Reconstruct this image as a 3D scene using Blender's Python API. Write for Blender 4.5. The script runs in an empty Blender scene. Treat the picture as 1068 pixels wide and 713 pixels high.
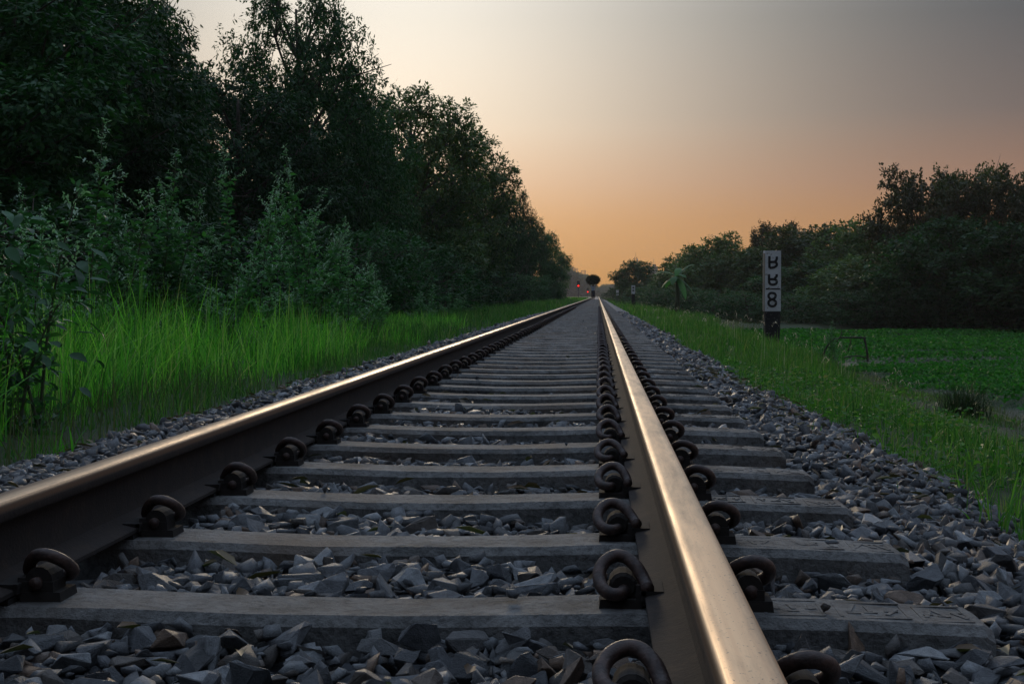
import bpy, bmesh, math, random
import numpy as np
from mathutils import Vector, Matrix

random.seed(7)
RNG = np.random.default_rng(7)
R = math.radians
SC = bpy.context.scene
COL = SC.collection

# ------------------------------------------------------------------ camera
FPX, PW, PH = 1550.0, 1068.0, 713.0          # focal length in photo pixels, photo size
CAMZ, YAW, PITCH = 0.465, R(3.32), R(-1.79)  # z = 0 is the top of the sleepers
cam_d = bpy.data.cameras.new('camera')
cam_d.lens = FPX / PW * 36.0
cam_d.sensor_width = 36.0
cam_d.clip_start = 0.05
cam_d.clip_end = 6000
cam = bpy.data.objects.new('camera', cam_d)
cam.location = (0, 0, CAMZ)
cam.rotation_euler = (math.pi / 2 + PITCH, 0, YAW)
COL.objects.link(cam)
SC.camera = cam

# ------------------------------------------------------------------ sky and sun
SUN_EL, SUN_AZ = R(8.0), R(-9.0)             # azimuth from +Y, negative = towards -X
world = bpy.data.worlds.new('World')
SC.world = world
world.use_nodes = True
wn, wl = world.node_tree.nodes, world.node_tree.links
wn.clear()
w_out = wn.new('ShaderNodeOutputWorld')
w_bg = wn.new('ShaderNodeBackground')
w_sky = wn.new('ShaderNodeTexSky')
w_sky.sky_type = 'NISHITA'
w_sky.sun_disc = False
w_sky.sun_elevation = SUN_EL
w_sky.sun_rotation = SUN_AZ
w_sky.altitude = 0
w_sky.air_density = 1.0
w_sky.dust_density = 4.0
w_sky.ozone_density = 2.0
w_bg.inputs['Strength'].default_value = 0.10
# dusk haze: warm low band, dull blue-grey above, and a broad pale glow round the hidden sun
def w_node(t, **k):
    n = wn.new(t)
    for a, v in k.items(): setattr(n, a, v)
    return n
GLOW_EL, GLOW_AZ = R(8.0), R(-8.0)
gdir = Vector((math.sin(GLOW_AZ) * math.cos(GLOW_EL), math.cos(GLOW_AZ) * math.cos(GLOW_EL), math.sin(GLOW_EL)))
w_tc = w_node('ShaderNodeTexCoord')
w_nrm = w_node('ShaderNodeVectorMath', operation='NORMALIZE')
wl.new(w_tc.outputs['Generated'], w_nrm.inputs[0])
w_sep = w_node('ShaderNodeSeparateXYZ')
wl.new(w_nrm.outputs[0], w_sep.inputs[0])
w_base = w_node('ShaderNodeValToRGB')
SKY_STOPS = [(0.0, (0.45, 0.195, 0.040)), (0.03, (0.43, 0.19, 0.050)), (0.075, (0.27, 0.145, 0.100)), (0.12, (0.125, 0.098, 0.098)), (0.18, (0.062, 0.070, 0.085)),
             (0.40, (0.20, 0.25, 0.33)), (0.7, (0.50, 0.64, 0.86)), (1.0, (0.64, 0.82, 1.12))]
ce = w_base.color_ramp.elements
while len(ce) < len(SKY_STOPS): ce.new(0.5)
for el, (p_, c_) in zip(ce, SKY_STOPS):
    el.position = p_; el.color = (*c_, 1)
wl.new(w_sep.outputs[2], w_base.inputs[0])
w_dot = w_node('ShaderNodeVectorMath', operation='DOT_PRODUCT')
w_dot.inputs[1].default_value = gdir
wl.new(w_nrm.outputs[0], w_dot.inputs[0])
w_acos = w_node('ShaderNodeMath', operation='ARCCOSINE')
wl.new(w_dot.outputs['Value'], w_acos.inputs[0])
w_div = w_node('ShaderNodeMath', operation='DIVIDE'); w_div.inputs[1].default_value = R(12.3)
wl.new(w_acos.outputs[0], w_div.inputs[0])
w_pow = w_node('ShaderNodeMath', operation='POWER'); w_pow.inputs[1].default_value = 1.75
wl.new(w_div.outputs[0], w_pow.inputs[0])
w_exp = w_node('ShaderNodeMath', operation='EXPONENT')
w_neg = w_node('ShaderNodeMath', operation='MULTIPLY'); w_neg.inputs[1].default_value = -1
wl.new(w_pow.outputs[0], w_neg.inputs[0]); wl.new(w_neg.outputs[0], w_exp.inputs[0])
w_gcol = w_node('ShaderNodeValToRGB')                        # the glow reddens through the low haze
GLOW_STOPS = [(0.0, (0.42, 0.22, 0.04)), (0.05, (0.58, 0.37, 0.18)), (0.11, (0.80, 0.68, 0.51)), (0.2, (0.87, 0.82, 0.72))]
ge = w_gcol.color_ramp.elements
while len(ge) < len(GLOW_STOPS): ge.new(0.5)
for el, (p_, c_) in zip(ge, GLOW_STOPS):
    el.position = p_; el.color = (*c_, 1)
wl.new(w_sep.outputs[2], w_gcol.inputs[0])
w_gl = w_node('ShaderNodeVectorMath', operation='SCALE')
wl.new(w_gcol.outputs[0], w_gl.inputs[0]); wl.new(w_exp.outputs[0], w_gl.inputs['Scale'])
w_nis = w_node('ShaderNodeVectorMath', operation='SCALE'); w_nis.inputs['Scale'].default_value = 0.02
wl.new(w_sky.outputs[0], w_nis.inputs[0])
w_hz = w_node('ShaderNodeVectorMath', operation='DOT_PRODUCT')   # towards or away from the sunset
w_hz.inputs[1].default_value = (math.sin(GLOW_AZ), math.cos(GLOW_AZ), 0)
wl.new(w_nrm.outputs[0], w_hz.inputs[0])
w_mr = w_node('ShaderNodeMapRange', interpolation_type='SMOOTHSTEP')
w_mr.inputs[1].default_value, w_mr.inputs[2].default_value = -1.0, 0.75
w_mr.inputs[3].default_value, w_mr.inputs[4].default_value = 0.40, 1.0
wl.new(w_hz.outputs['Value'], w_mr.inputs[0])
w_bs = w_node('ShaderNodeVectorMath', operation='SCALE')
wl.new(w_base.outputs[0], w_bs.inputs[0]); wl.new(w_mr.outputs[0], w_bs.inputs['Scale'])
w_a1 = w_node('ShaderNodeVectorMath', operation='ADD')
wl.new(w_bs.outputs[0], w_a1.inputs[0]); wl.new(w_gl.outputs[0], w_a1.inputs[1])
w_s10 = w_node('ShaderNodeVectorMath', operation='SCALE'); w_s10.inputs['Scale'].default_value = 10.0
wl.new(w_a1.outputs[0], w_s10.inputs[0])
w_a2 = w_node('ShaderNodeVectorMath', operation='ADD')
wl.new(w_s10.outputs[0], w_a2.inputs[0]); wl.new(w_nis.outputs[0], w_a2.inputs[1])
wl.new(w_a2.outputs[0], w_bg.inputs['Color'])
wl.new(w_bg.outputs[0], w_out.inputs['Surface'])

sun_d = bpy.data.lights.new('sun', 'SUN')
sun_d.energy = 1.5
sun_d.angle = R(12.0)   # the sun itself is a wide bright patch in the haze
sun_d.color = (1.0, 0.80, 0.55)
sun = bpy.data.objects.new('sun', sun_d)
sdir = Vector((math.sin(SUN_AZ) * math.cos(SUN_EL), math.cos(SUN_AZ) * math.cos(SUN_EL), math.sin(SUN_EL)))
sun.rotation_euler = (-sdir).to_track_quat('-Z', 'Y').to_euler()
COL.objects.link(sun)

SC.view_settings.view_transform = 'Standard'
SC.view_settings.look = 'None'
SC.view_settings.exposure = 0.0
SC.view_settings.gamma = 1.0
SC.view_settings.use_curve_mapping = False
SC.render.engine = 'CYCLES'
SC.cycles.max_bounces = 6
SC.cycles.diffuse_bounces = 3
SC.cycles.glossy_bounces = 3
SC.cycles.transmission_bounces = 3
SC.cycles.volume_bounces = 0
SC.cycles.use_denoising = True

# ------------------------------------------------------------------ helpers
_cam_rot = cam.rotation_euler.to_matrix()
def P(px, py, Y):
    """point of the place seen at photo pixel (px, py), at distance Y along the track"""
    d = _cam_rot @ Vector(((px - PW / 2) / FPX, -(py - PH / 2) / FPX, -1.0))
    return Vector((0, 0, CAMZ)) + d * (Y / d.y)

def tag(o, label=None, cat=None, group=None, kind=None):
    if label: o['label'] = label
    if cat: o['category'] = cat
    if group: o['group'] = group
    if kind: o['kind'] = kind
    return o

def make_mesh(name, V, F, mat=None, smooth=False):
    """V (n,3) array, F list of index arrays (each (k,m)) or list of tuples"""
    me = bpy.data.meshes.new(name)
    V = np.asarray(V, dtype=np.float32)
    if isinstance(F, np.ndarray): F = [F]
    if len(F) and not isinstance(F[0], np.ndarray):
        me.from_pydata([tuple(v) for v in V.tolist()], [], [tuple(f) for f in F])
    else:
        F = [f for f in F if len(f)]
        me.vertices.add(len(V))
        me.vertices.foreach_set('co', V.ravel())
        loops = np.concatenate([f.ravel() for f in F]).astype(np.int32)
        tot = np.concatenate([np.full(len(f), f.shape[1], np.int32) for f in F])
        start = np.concatenate([[0], np.cumsum(tot)[:-1]]).astype(np.int32)
        me.loops.add(len(loops))
        me.loops.foreach_set('vertex_index', loops)
        me.polygons.add(len(tot))
        me.polygons.foreach_set('loop_start', start)
        me.polygons.foreach_set('loop_total', tot)
        me.update(calc_edges=True)
    me.validate()
    if smooth:
        me.polygons.foreach_set('use_smooth', np.ones(len(me.polygons), bool))
    if mat: me.materials.append(mat)
    return me

def link(name, data, parent=None, loc=(0, 0, 0), rz=0.0, scale=None):
    o = bpy.data.objects.new(name, data)
    COL.objects.link(o)
    o.location = loc
    o.rotation_euler = (0, 0, rz)
    if scale: o.scale = scale
    if parent: o.parent = parent
    return o

class MB:
    """collects simple solids into one mesh"""
    def __init__(s): s.v, s.f = [], []
    def add(s, V, F):
        n = len(s.v)
        s.v += [tuple(v) for v in V]
        s.f += [tuple(i + n for i in f) for f in F]
        return s
    def box(s, c, d, rot=None, taper=1.0):
        V = []
        for z in (-1, 1):
            t = taper if z > 0 else 1.0
            for x, y in ((-1, -1), (1, -1), (1, 1), (-1, 1)):
                p = Vector((x * d[0] / 2 * t, y * d[1] / 2 * t, z * d[2] / 2))
                if rot is not None: p = rot @ p
                V.append(p + Vector(c))
        return s.add(V, [(3, 2, 1, 0), (4, 5, 6, 7), (0, 1, 5, 4), (1, 2, 6, 5), (2, 3, 7, 6), (3, 0, 4, 7)])
    def tube(s, pts, rad, n=8, cap=True):
        pts = [Vector(p) for p in pts]
        m = len(pts)
        if not hasattr(rad, '__len__'): rad = [rad] * m
        V, F = [], []
        ref = None
        for i, p in enumerate(pts):
            t = (pts[min(i + 1, m - 1)] - pts[max(i - 1, 0)]).normalized()
            if ref is None:
                ref = Vector((1, 0, 0)) if abs(t.x) < 0.8 else Vector((0, 1, 0))
            a = (ref - t * ref.dot(t)).normalized()
            ref = a
            b = t.cross(a)
            for k in range(n):
                g = 2 * math.pi * k / n
                V.append(p + (a * math.cos(g) + b * math.sin(g)) * rad[i])
        for i in range(m - 1):
            for k in range(n):
                k2 = (k + 1) % n
                F.append((i * n + k, i * n + k2, (i + 1) * n + k2, (i + 1) * n + k))
        if cap:
            F.append(tuple(reversed(range(n))))
            F.append(tuple(range((m - 1) * n, m * n)))
        return s.add(V, F)
    def mesh(s, name, mat, smooth=False):
        return make_mesh(name, np.array(s.v), s.f, mat, smooth)
    def build(s, name, mat, parent=None, smooth=False, **k):
        return link(name, s.mesh(name, mat, smooth), parent, **k)

def smooth_path(pts, sub=6):
    pts = [Vector(p) for p in pts]
    out = []
    for i in range(len(pts) - 1):
        p0, p1, p2, p3 = pts[max(i - 1, 0)], pts[i], pts[i + 1], pts[min(i + 2, len(pts) - 1)]
        for k in range(sub):
            t = k / sub
            out.append(0.5 * ((2 * p1) + (p2 - p0) * t + (2 * p0 - 5 * p1 + 4 * p2 - p3) * t * t
                              + (3 * p1 - p0 - 3 * p2 + p3) * t ** 3))
    out.append(pts[-1])
    return out

def rand_rot(n, rng):
    q = rng.normal(size=(n, 4))
    q /= np.linalg.norm(q, axis=1, keepdims=True)
    w, x, y, z = q.T
    return np.stack([np.stack([1 - 2 * (y * y + z * z), 2 * (x * y - z * w), 2 * (x * z + y * w)], 1),
                     np.stack([2 * (x * y + z * w), 1 - 2 * (x * x + z * z), 2 * (y * z - x * w)], 1),
                     np.stack([2 * (x * z - y * w), 2 * (y * z + x * w), 1 - 2 * (x * x + y * y)], 1)], 1)

def value_noise(x, y, scale, seed):
    """smooth 2-D noise in 0..1, vectorised"""
    x = np.asarray(x) / scale; y = np.asarray(y) / scale
    xi, yi = np.floor(x).astype(int), np.floor(y).astype(int)
    fx, fy = x - xi, y - yi
    fx, fy = fx * fx * (3 - 2 * fx), fy * fy * (3 - 2 * fy)
    def h(a, b):
        v = np.sin(a * 127.1 + b * 311.7 + seed * 74.7) * 43758.5453
        return v - np.floor(v)
    return (h(xi, yi) * (1 - fx) * (1 - fy) + h(xi + 1, yi) * fx * (1 - fy)
            + h(xi, yi + 1) * (1 - fx) * fy + h(xi + 1, yi + 1) * fx * fy)

# ------------------------------------------------------------------ materials
def new_mat(name):
    m = bpy.data.materials.new(name)
    m.use_nodes = True
    n, l = m.node_tree.nodes, m.node_tree.links
    return m, n, l, n['Principled BSDF'], n['Material Output']

def ramp(n, stops):
    r = n.new('ShaderNodeValToRGB')
    e = r.color_ramp.elements
    while len(e) < len(stops): e.new(0.5)
    for el, (p, c) in zip(e, stops):
        el.position = p
        el.color = (*c, 1)
    return r

def noise(n, l, scale, detail=4, vec=None, rough=0.6):
    t = n.new('ShaderNodeTexNoise')
    t.inputs['Scale'].default_value = scale
    t.inputs['Detail'].default_value = detail
    t.inputs['Roughness'].default_value = rough
    if vec is not None: l.new(vec, t.inputs['Vector'])
    return t

def mixc(n, l, fac, a, b, mode='MIX'):
    m = n.new('ShaderNodeMix')
    m.data_type = 'RGBA'
    m.blend_type = mode
    for sock, v in ((m.inputs[0], fac), (m.inputs[6], a), (m.inputs[7], b)):
        if hasattr(v, 'is_output'): l.new(v, sock)
        elif isinstance(v, (tuple, list)): sock.default_value = (*v, 1)
        else: sock.default_value = v
    return m.outputs[2]

def bump(n, l, bsdf, h, strength, dist):
    b = n.new('ShaderNodeBump')
    b.inputs['Strength'].default_value = strength
    b.inputs['Distance'].default_value = dist
    l.new(h, b.inputs['Height'])
    l.new(b.outputs[0], bsdf.inputs['Normal'])
    return b

def leaf_mat(name, cols, trans=0.35, rough=0.5, spec=0.25, trans_tint=(0.7, 1.3, 0.5), vary=(0.8, 1.25)):
    """foliage: every leaf its own tint, light coming through the blade"""
    m, n, l, p, out = new_mat(name)
    g = n.new('ShaderNodeNewGeometry')
    r = ramp(n, [(i / max(1, len(cols) - 1), c) for i, c in enumerate(cols)])
    l.new(g.outputs['Random Per Island'], r.inputs[0])
    oi = n.new('ShaderNodeObjectInfo')
    v = n.new('ShaderNodeMapRange')
    v.inputs[3].default_value, v.inputs[4].default_value = vary
    l.new(oi.outputs['Random'], v.inputs[0])
    hs = n.new('ShaderNodeHueSaturation')
    l.new(v.outputs[0], hs.inputs['Value'])
    l.new(r.outputs[0], hs.inputs['Color'])
    l.new(hs.outputs[0], p.inputs['Base Color'])
    p.inputs['Roughness'].default_value = rough
    p.inputs['Specular IOR Level'].default_value = spec
    t = n.new('ShaderNodeBsdfTranslucent')
    l.new(mixc(n, l, 1.0, hs.outputs[0], trans_tint, 'MULTIPLY'), t.inputs['Color'])
    mx = n.new('ShaderNodeMixShader')
    mx.inputs[0].default_value = trans
    l.new(p.outputs[0], mx.inputs[1])
    l.new(t.outputs[0], mx.inputs[2])
    l.new(mx.outputs[0], out.inputs['Surface'])
    return m

def plain_mat(name, col, rough=0.7, metal=0.0, var=0.25, scale=8, bstr=0.2, bdist=0.01):
    m, n, l, p, out = new_mat(name)
    tc = n.new('ShaderNodeTexCoord')
    t = noise(n, l, scale, 5, tc.outputs['Object'])
    r = ramp(n, [(0.3, tuple(c * (1 - var) for c in col)), (0.7, tuple(min(1, c * (1 + var)) for c in col))])
    l.new(t.outputs[0], r.inputs[0])
    l.new(r.outputs[0], p.inputs['Base Color'])
    p.inputs['Roughness'].default_value = rough
    p.inputs['Metallic'].default_value = metal
    bump(n, l, p, t.outputs[0], bstr, bdist)
    return m

# ballast stone: each stone its own grey, some brown or rusty
def stone_mat():
    m, n, l, p, out = new_mat('ballast_stone')
    g = n.new('ShaderNodeNewGeometry')
    oi = n.new('ShaderNodeObjectInfo')
    ad = n.new('ShaderNodeMath'); ad.operation = 'ADD'
    l.new(g.outputs['Random Per Island'], ad.inputs[0]); l.new(oi.outputs['Random'], ad.inputs[1])
    fr = n.new('ShaderNodeMath'); fr.operation = 'FRACT'
    l.new(ad.outputs[0], fr.inputs[0])
    r = ramp(n, [(0.0, (0.028, 0.030, 0.034)), (0.16, (0.12, 0.125, 0.135)), (0.30, (0.04, 0.043, 0.048)),
                 (0.44, (0.25, 0.26, 0.27)), (0.56, (0.055, 0.055, 0.056)), (0.68, (0.15, 0.155, 0.165)), (0.78, (0.06, 0.052, 0.046)), (0.88, (0.13, 0.11, 0.095)), (0.95, (0.17, 0.105, 0.065)), (1.0, (0.05, 0.045, 0.042))])
    l.new(fr.outputs[0], r.inputs[0])
    t1 = noise(n, l, 70, 6, g.outputs['Position'], 0.75)
    t2 = noise(n, l, 420, 4, g.outputs['Position'], 0.7)
    mr = n.new('ShaderNodeMapRange')
    mr.inputs[1].default_value, mr.inputs[2].default_value = 0.3, 0.7
    mr.inputs[3].default_value, mr.inputs[4].default_value = 0.45, 1.45
    l.new(t1.outputs[0], mr.inputs[0])
    c = mixc(n, l, 1.0, r.outputs[0], mr.outputs[0], 'MULTIPLY')
    l.new(c, p.inputs['Base Color'])
    p.inputs['Roughness'].default_value = 0.5
    p.inputs['Specular IOR Level'].default_value = 0.5
    ad2 = n.new('ShaderNodeMath'); ad2.operation = 'ADD'
    l.new(t1.outputs[0], ad2.inputs[0]); l.new(t2.outputs[0], ad2.inputs[1])
    bump(n, l, p, ad2.outputs[0], 0.8, 0.005)
    return m
M_STONE = stone_mat()

def concrete_mat():
    m, n, l, p, out = new_mat('sleeper_concrete')
    tc = n.new('ShaderNodeTexCoord')
    oi = n.new('ShaderNodeObjectInfo')
    of = n.new('ShaderNodeVectorMath'); of.operation = 'ADD'
    sc = n.new('ShaderNodeMath'); sc.operation = 'MULTIPLY'; sc.inputs[1].default_value = 40
    l.new(oi.outputs['Random'], sc.inputs[0])
    l.new(tc.outputs['Object'], of.inputs[0]); l.new(sc.outputs[0], of.inputs[1])
    t1 = noise(n, l, 6, 8, of.outputs[0], 0.72)
    t2 = noise(n, l, 60, 6, of.outputs[0], 0.7)
    t3 = noise(n, l, 2.2, 4, of.outputs[0], 0.6)
    r = ramp(n, [(0.32, (0.035, 0.034, 0.032)), (0.46, (0.12, 0.117, 0.112)), (0.68, (0.25, 0.245, 0.235))])
    l.new(t1.outputs[0], r.inputs[0])
    r2 = ramp(n, [(0.38, (0.22, 0.20, 0.19)), (0.5, (1, 1, 1))])
    l.new(t2.outputs[0], r2.inputs[0])
    c = mixc(n, l, 0.55, r.outputs[0], r2.outputs[0], 'MULTIPLY')
    r3 = ramp(n, [(0.5, (0, 0, 0)), (0.72, (1, 1, 1))])
    l.new(t3.outputs[0], r3.inputs[0])
    c = mixc(n, l, r3.outputs[0], c, (0.13, 0.095, 0.07))     # rust and brake dust stains
    l.new(c, p.inputs['Base Color'])
    p.inputs['Roughness'].default_value = 0.8
    ad = n.new('ShaderNodeMath'); ad.operation = 'ADD'
    l.new(t1.outputs[0], ad.inputs[0]); l.new(t2.outputs[0], ad.inputs[1])
    bump(n, l, p, ad.outputs[0], 0.9, 0.012)
    return m
M_CONC = concrete_mat()

def rail_mat(b0, b1, fade):
    m, n, l, p, out = new_mat('rail_steel')
    tc = n.new('ShaderNodeTexCoord')
    sep = n.new('ShaderNodeSeparateXYZ')
    l.new(tc.outputs['Object'], sep.inputs[0])
    mp = n.new('ShaderNodeMapping')
    mp.inputs['Scale'].default_value = (130, 0.5, 40)
    l.new(tc.outputs['Object'], mp.inputs[0])
    streak = noise(n, l, 1.0, 4, mp.outputs[0], 0.6)
    t1 = noise(n, l, 18, 8, tc.outputs['Object'], 0.75)
    t2 = noise(n, l, 120, 4, tc.outputs['Object'], 0.7)
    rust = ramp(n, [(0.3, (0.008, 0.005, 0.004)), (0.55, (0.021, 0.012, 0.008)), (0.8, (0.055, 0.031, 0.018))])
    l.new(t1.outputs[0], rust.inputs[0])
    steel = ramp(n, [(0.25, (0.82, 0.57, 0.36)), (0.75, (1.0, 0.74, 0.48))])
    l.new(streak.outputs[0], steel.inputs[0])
    # the running surface: worn bright where the wheels roll (top of the head)
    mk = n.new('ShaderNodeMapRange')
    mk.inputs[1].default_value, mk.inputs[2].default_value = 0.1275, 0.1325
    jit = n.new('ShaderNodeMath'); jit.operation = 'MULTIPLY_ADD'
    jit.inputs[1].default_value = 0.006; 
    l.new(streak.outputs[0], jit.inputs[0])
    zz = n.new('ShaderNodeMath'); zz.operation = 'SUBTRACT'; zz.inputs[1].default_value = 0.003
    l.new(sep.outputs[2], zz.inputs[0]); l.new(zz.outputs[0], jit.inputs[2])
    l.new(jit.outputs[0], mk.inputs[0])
    # bright band between b0 and b1 across the head, dull brown film outside it and in patches
    xw = n.new('ShaderNodeMath'); xw.operation = 'MULTIPLY_ADD'; xw.inputs[1].default_value = 0.010
    l.new(streak.outputs[0], xw.inputs[0]); l.new(sep.outputs[0], xw.inputs[2])
    e0 = n.new('ShaderNodeMapRange'); e0.inputs[1].default_value, e0.inputs[2].default_value = b0, b0 + fade
    e1 = n.new('ShaderNodeMapRange'); e1.inputs[1].default_value, e1.inputs[2].default_value = b1 + 0.005, b1
    l.new(xw.outputs[0], e0.inputs[0]); l.new(xw.outputs[0], e1.inputs[0])
    band = n.new('ShaderNodeMath'); band.operation = 'MULTIPLY'
    l.new(e0.outputs[0], band.inputs[0]); l.new(e1.outputs[0], band.inputs[1])
    mp2 = n.new('ShaderNodeMapping'); mp2.inputs['Scale'].default_value = (22, 2.2, 10)
    l.new(tc.outputs['Object'], mp2.inputs[0])
    patch = noise(n, l, 1.0, 6, mp2.outputs[0], 0.65)
    pr = n.new('ShaderNodeMapRange'); pr.inputs[1].default_value, pr.inputs[2].default_value = 0.36, 0.58
    pr.inputs[3].default_value, pr.inputs[4].default_value = 0.45, 1.0
    l.new(patch.outputs[0], pr.inputs[0])
    br = n.new('ShaderNodeMath'); br.operation = 'MULTIPLY'
    l.new(band.outputs[0], br.inputs[0]); l.new(pr.outputs[0], br.inputs[1])
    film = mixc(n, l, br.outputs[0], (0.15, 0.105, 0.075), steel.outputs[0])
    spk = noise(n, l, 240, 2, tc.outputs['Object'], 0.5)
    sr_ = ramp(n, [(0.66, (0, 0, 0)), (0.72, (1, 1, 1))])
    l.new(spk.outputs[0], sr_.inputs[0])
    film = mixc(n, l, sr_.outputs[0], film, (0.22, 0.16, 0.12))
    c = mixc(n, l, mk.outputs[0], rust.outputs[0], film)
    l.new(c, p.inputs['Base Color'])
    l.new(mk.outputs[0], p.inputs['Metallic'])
    ra = n.new('ShaderNodeMapRange'); ra.inputs[3].default_value, ra.inputs[4].default_value = 0.52, 0.31
    l.new(br.outputs[0], ra.inputs[0])
    rb = n.new('ShaderNodeMath'); rb.operation = 'MULTIPLY_ADD'; rb.inputs[1].default_value = 0.10
    l.new(streak.outputs[0], rb.inputs[0]); l.new(ra.outputs[0], rb.inputs[2])
    rc = n.new('ShaderNodeMix'); rc.data_type = 'FLOAT'
    l.new(mk.outputs[0], rc.inputs[0]); rc.inputs[2].default_value = 0.9; l.new(rb.outputs[0], rc.inputs[3])
    l.new(rc.outputs[0], p.inputs['Roughness'])
    hh = n.new('ShaderNodeMath'); hh.operation = 'ADD'
    l.new(t2.outputs[0], hh.inputs[0]); l.new(t1.outputs[0], hh.inputs[1])
    bs = n.new('ShaderNodeMapRange'); bs.inputs[3].default_value, bs.inputs[4].default_value = 0.55, 0.05
    l.new(mk.outputs[0], bs.inputs[0])
    b = bump(n, l, p, hh.outputs[0], 0.12, 0.003)
    l.new(bs.outputs[0], b.inputs['Strength'])
    return m
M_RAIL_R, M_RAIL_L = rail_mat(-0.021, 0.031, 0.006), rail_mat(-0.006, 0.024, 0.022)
M_CLIP = plain_mat('clip_iron', (0.046, 0.025, 0.019), 0.55, 0.1, 0.75, 55, 0.8, 0.004)
M_SHOULDER = plain_mat('cast_iron', (0.018, 0.013, 0.010), 0.9, 0.1, 0.4, 60, 0.4, 0.004)
M_PAD = plain_mat('liner_plate', (0.018, 0.014, 0.012), 0.9, 0.0, 0.3, 50, 0.2, 0.002)
M_BARK = plain_mat('bark', (0.075, 0.058, 0.045), 0.9, 0, 0.4, 9, 0.8, 0.03)
M_STEM = plain_mat('green_stem', (0.07, 0.085, 0.045), 0.8, 0, 0.3, 20, 0.2, 0.005)
M_DEADWOOD = plain_mat('dead_wood', (0.05, 0.042, 0.035), 0.9, 0, 0.35, 20, 0.4, 0.01)
M_GRASS_TALL = leaf_mat('tall_grass', [(0.065, 0.25, 0.035), (0.19, 0.54, 0.065), (0.026, 0.11, 0.02), (0.38, 0.70, 0.11), (0.09, 0.32, 0.042), (0.035, 0.15, 0.024), (0.15, 0.46, 0.07), (0.46, 0.44, 0.2)], 0.52, trans_tint=(0.9, 1.25, 0.55))
M_GRASS = leaf_mat('verge_grass', [(0.03, 0.11, 0.022), (0.075, 0.22, 0.038), (0.018, 0.07, 0.016), (0.16, 0.32, 0.06), (0.04, 0.14, 0.026), (0.09, 0.19, 0.04), (0.28, 0.26, 0.13)], 0.45, trans_tint=(0.85, 1.2, 0.55))
M_GRASS_DRY = leaf_mat('dry_grass', [(0.13, 0.12, 0.06), (0.09, 0.12, 0.04), (0.17, 0.15, 0.08), (0.07, 0.11, 0.035)], 0.35)
M_REED = leaf_mat('reed_blades', [(0.03, 0.06, 0.025), (0.045, 0.08, 0.03), (0.06, 0.07, 0.035)], 0.25)
M_SEED = leaf_mat('seed_heads', [(0.42, 0.38, 0.27), (0.5, 0.47, 0.36), (0.32, 0.30, 0.20)], 0.4, trans_tint=(1, 1, 0.9))
M_TREE_A = leaf_mat('tree_leaf_dark', [(0.014, 0.055, 0.018), (0.032, 0.092, 0.026), (0.009, 0.036, 0.014), (0.05, 0.12, 0.032)], 0.3, 0.55, 0.2, vary=(0.6, 1.5))
M_TREE_B = leaf_mat('tree_leaf_olive', [(0.04, 0.095, 0.03), (0.085, 0.15, 0.042), (0.024, 0.062, 0.022), (0.14, 0.165, 0.055)], 0.3, trans_tint=(0.9, 1.2, 0.5), vary=(0.6, 1.5))
M_TREE_C = leaf_mat('tree_leaf_warm', [(0.055, 0.075, 0.03), (0.10, 0.085, 0.04), (0.04, 0.062, 0.028), (0.12, 0.085, 0.045)], 0.3, vary=(0.6, 1.5))
M_WEED = leaf_mat('weed_leaf', [(0.08, 0.19, 0.09), (0.11, 0.25, 0.11), (0.05, 0.13, 0.06), (0.15, 0.34, 0.09), (0.10, 0.21, 0.12)], 0.35, 0.45, 0.35)
M_BROAD = leaf_mat('broad_leaf', [(0.03, 0.085, 0.042), (0.05, 0.12, 0.055)], 0.25, 0.5, vary=(0.7, 1.4))
M_WEED_TIP = leaf_mat('weed_tip', [(0.42, 0.52, 0.43), (0.30, 0.42, 0.32), (0.54, 0.60, 0.52)], 0.3, 0.7)
M_HYA = leaf_mat('hyacinth_leaf', [(0.028, 0.13, 0.020), (0.05, 0.20, 0.030), (0.016, 0.075, 0.014), (0.10, 0.28, 0.05)], 0.35, 0.7, 0.1)
M_LITTER = leaf_mat('dry_litter', [(0.16, 0.10, 0.05), (0.10, 0.06, 0.035), (0.24, 0.19, 0.11), (0.07, 0.045, 0.03)], 0.15)
M_BANANA = leaf_mat('banana_leaf', [(0.04, 0.12, 0.03), (0.06, 0.16, 0.038)], 0.35, 0.5)

def ground_mat():
    m, n, l, p, out = new_mat('ground_soil')
    tc = n.new('ShaderNodeTexCoord')
    t1 = noise(n, l, 0.9, 8, tc.outputs['Object'], 0.7)
    t2 = noise(n, l, 14, 8, tc.outputs['Object'], 0.75)
    r = ramp(n, [(0.3, (0.030, 0.042, 0.018)), (0.5, (0.038, 0.07, 0.022)), (0.7, (0.075, 0.07, 0.04))])
    l.new(t1.outputs[0], r.inputs[0])
    r2 = ramp(n, [(0.3, (0.4, 0.4, 0.4)), (0.7, (1.2, 1.2, 1.2))])
    l.new(t2.outputs[0], r2.inputs[0])
    l.new(mixc(n, l, 0.8, r.outputs[0], r2.outputs[0], 'MULTIPLY'), p.inputs['Base Color'])
    p.inputs['Roughness'].default_value = 0.95
    bump(n, l, p, t2.outputs[0], 0.8, 0.06)
    return m
M_GROUND = ground_mat()

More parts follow.
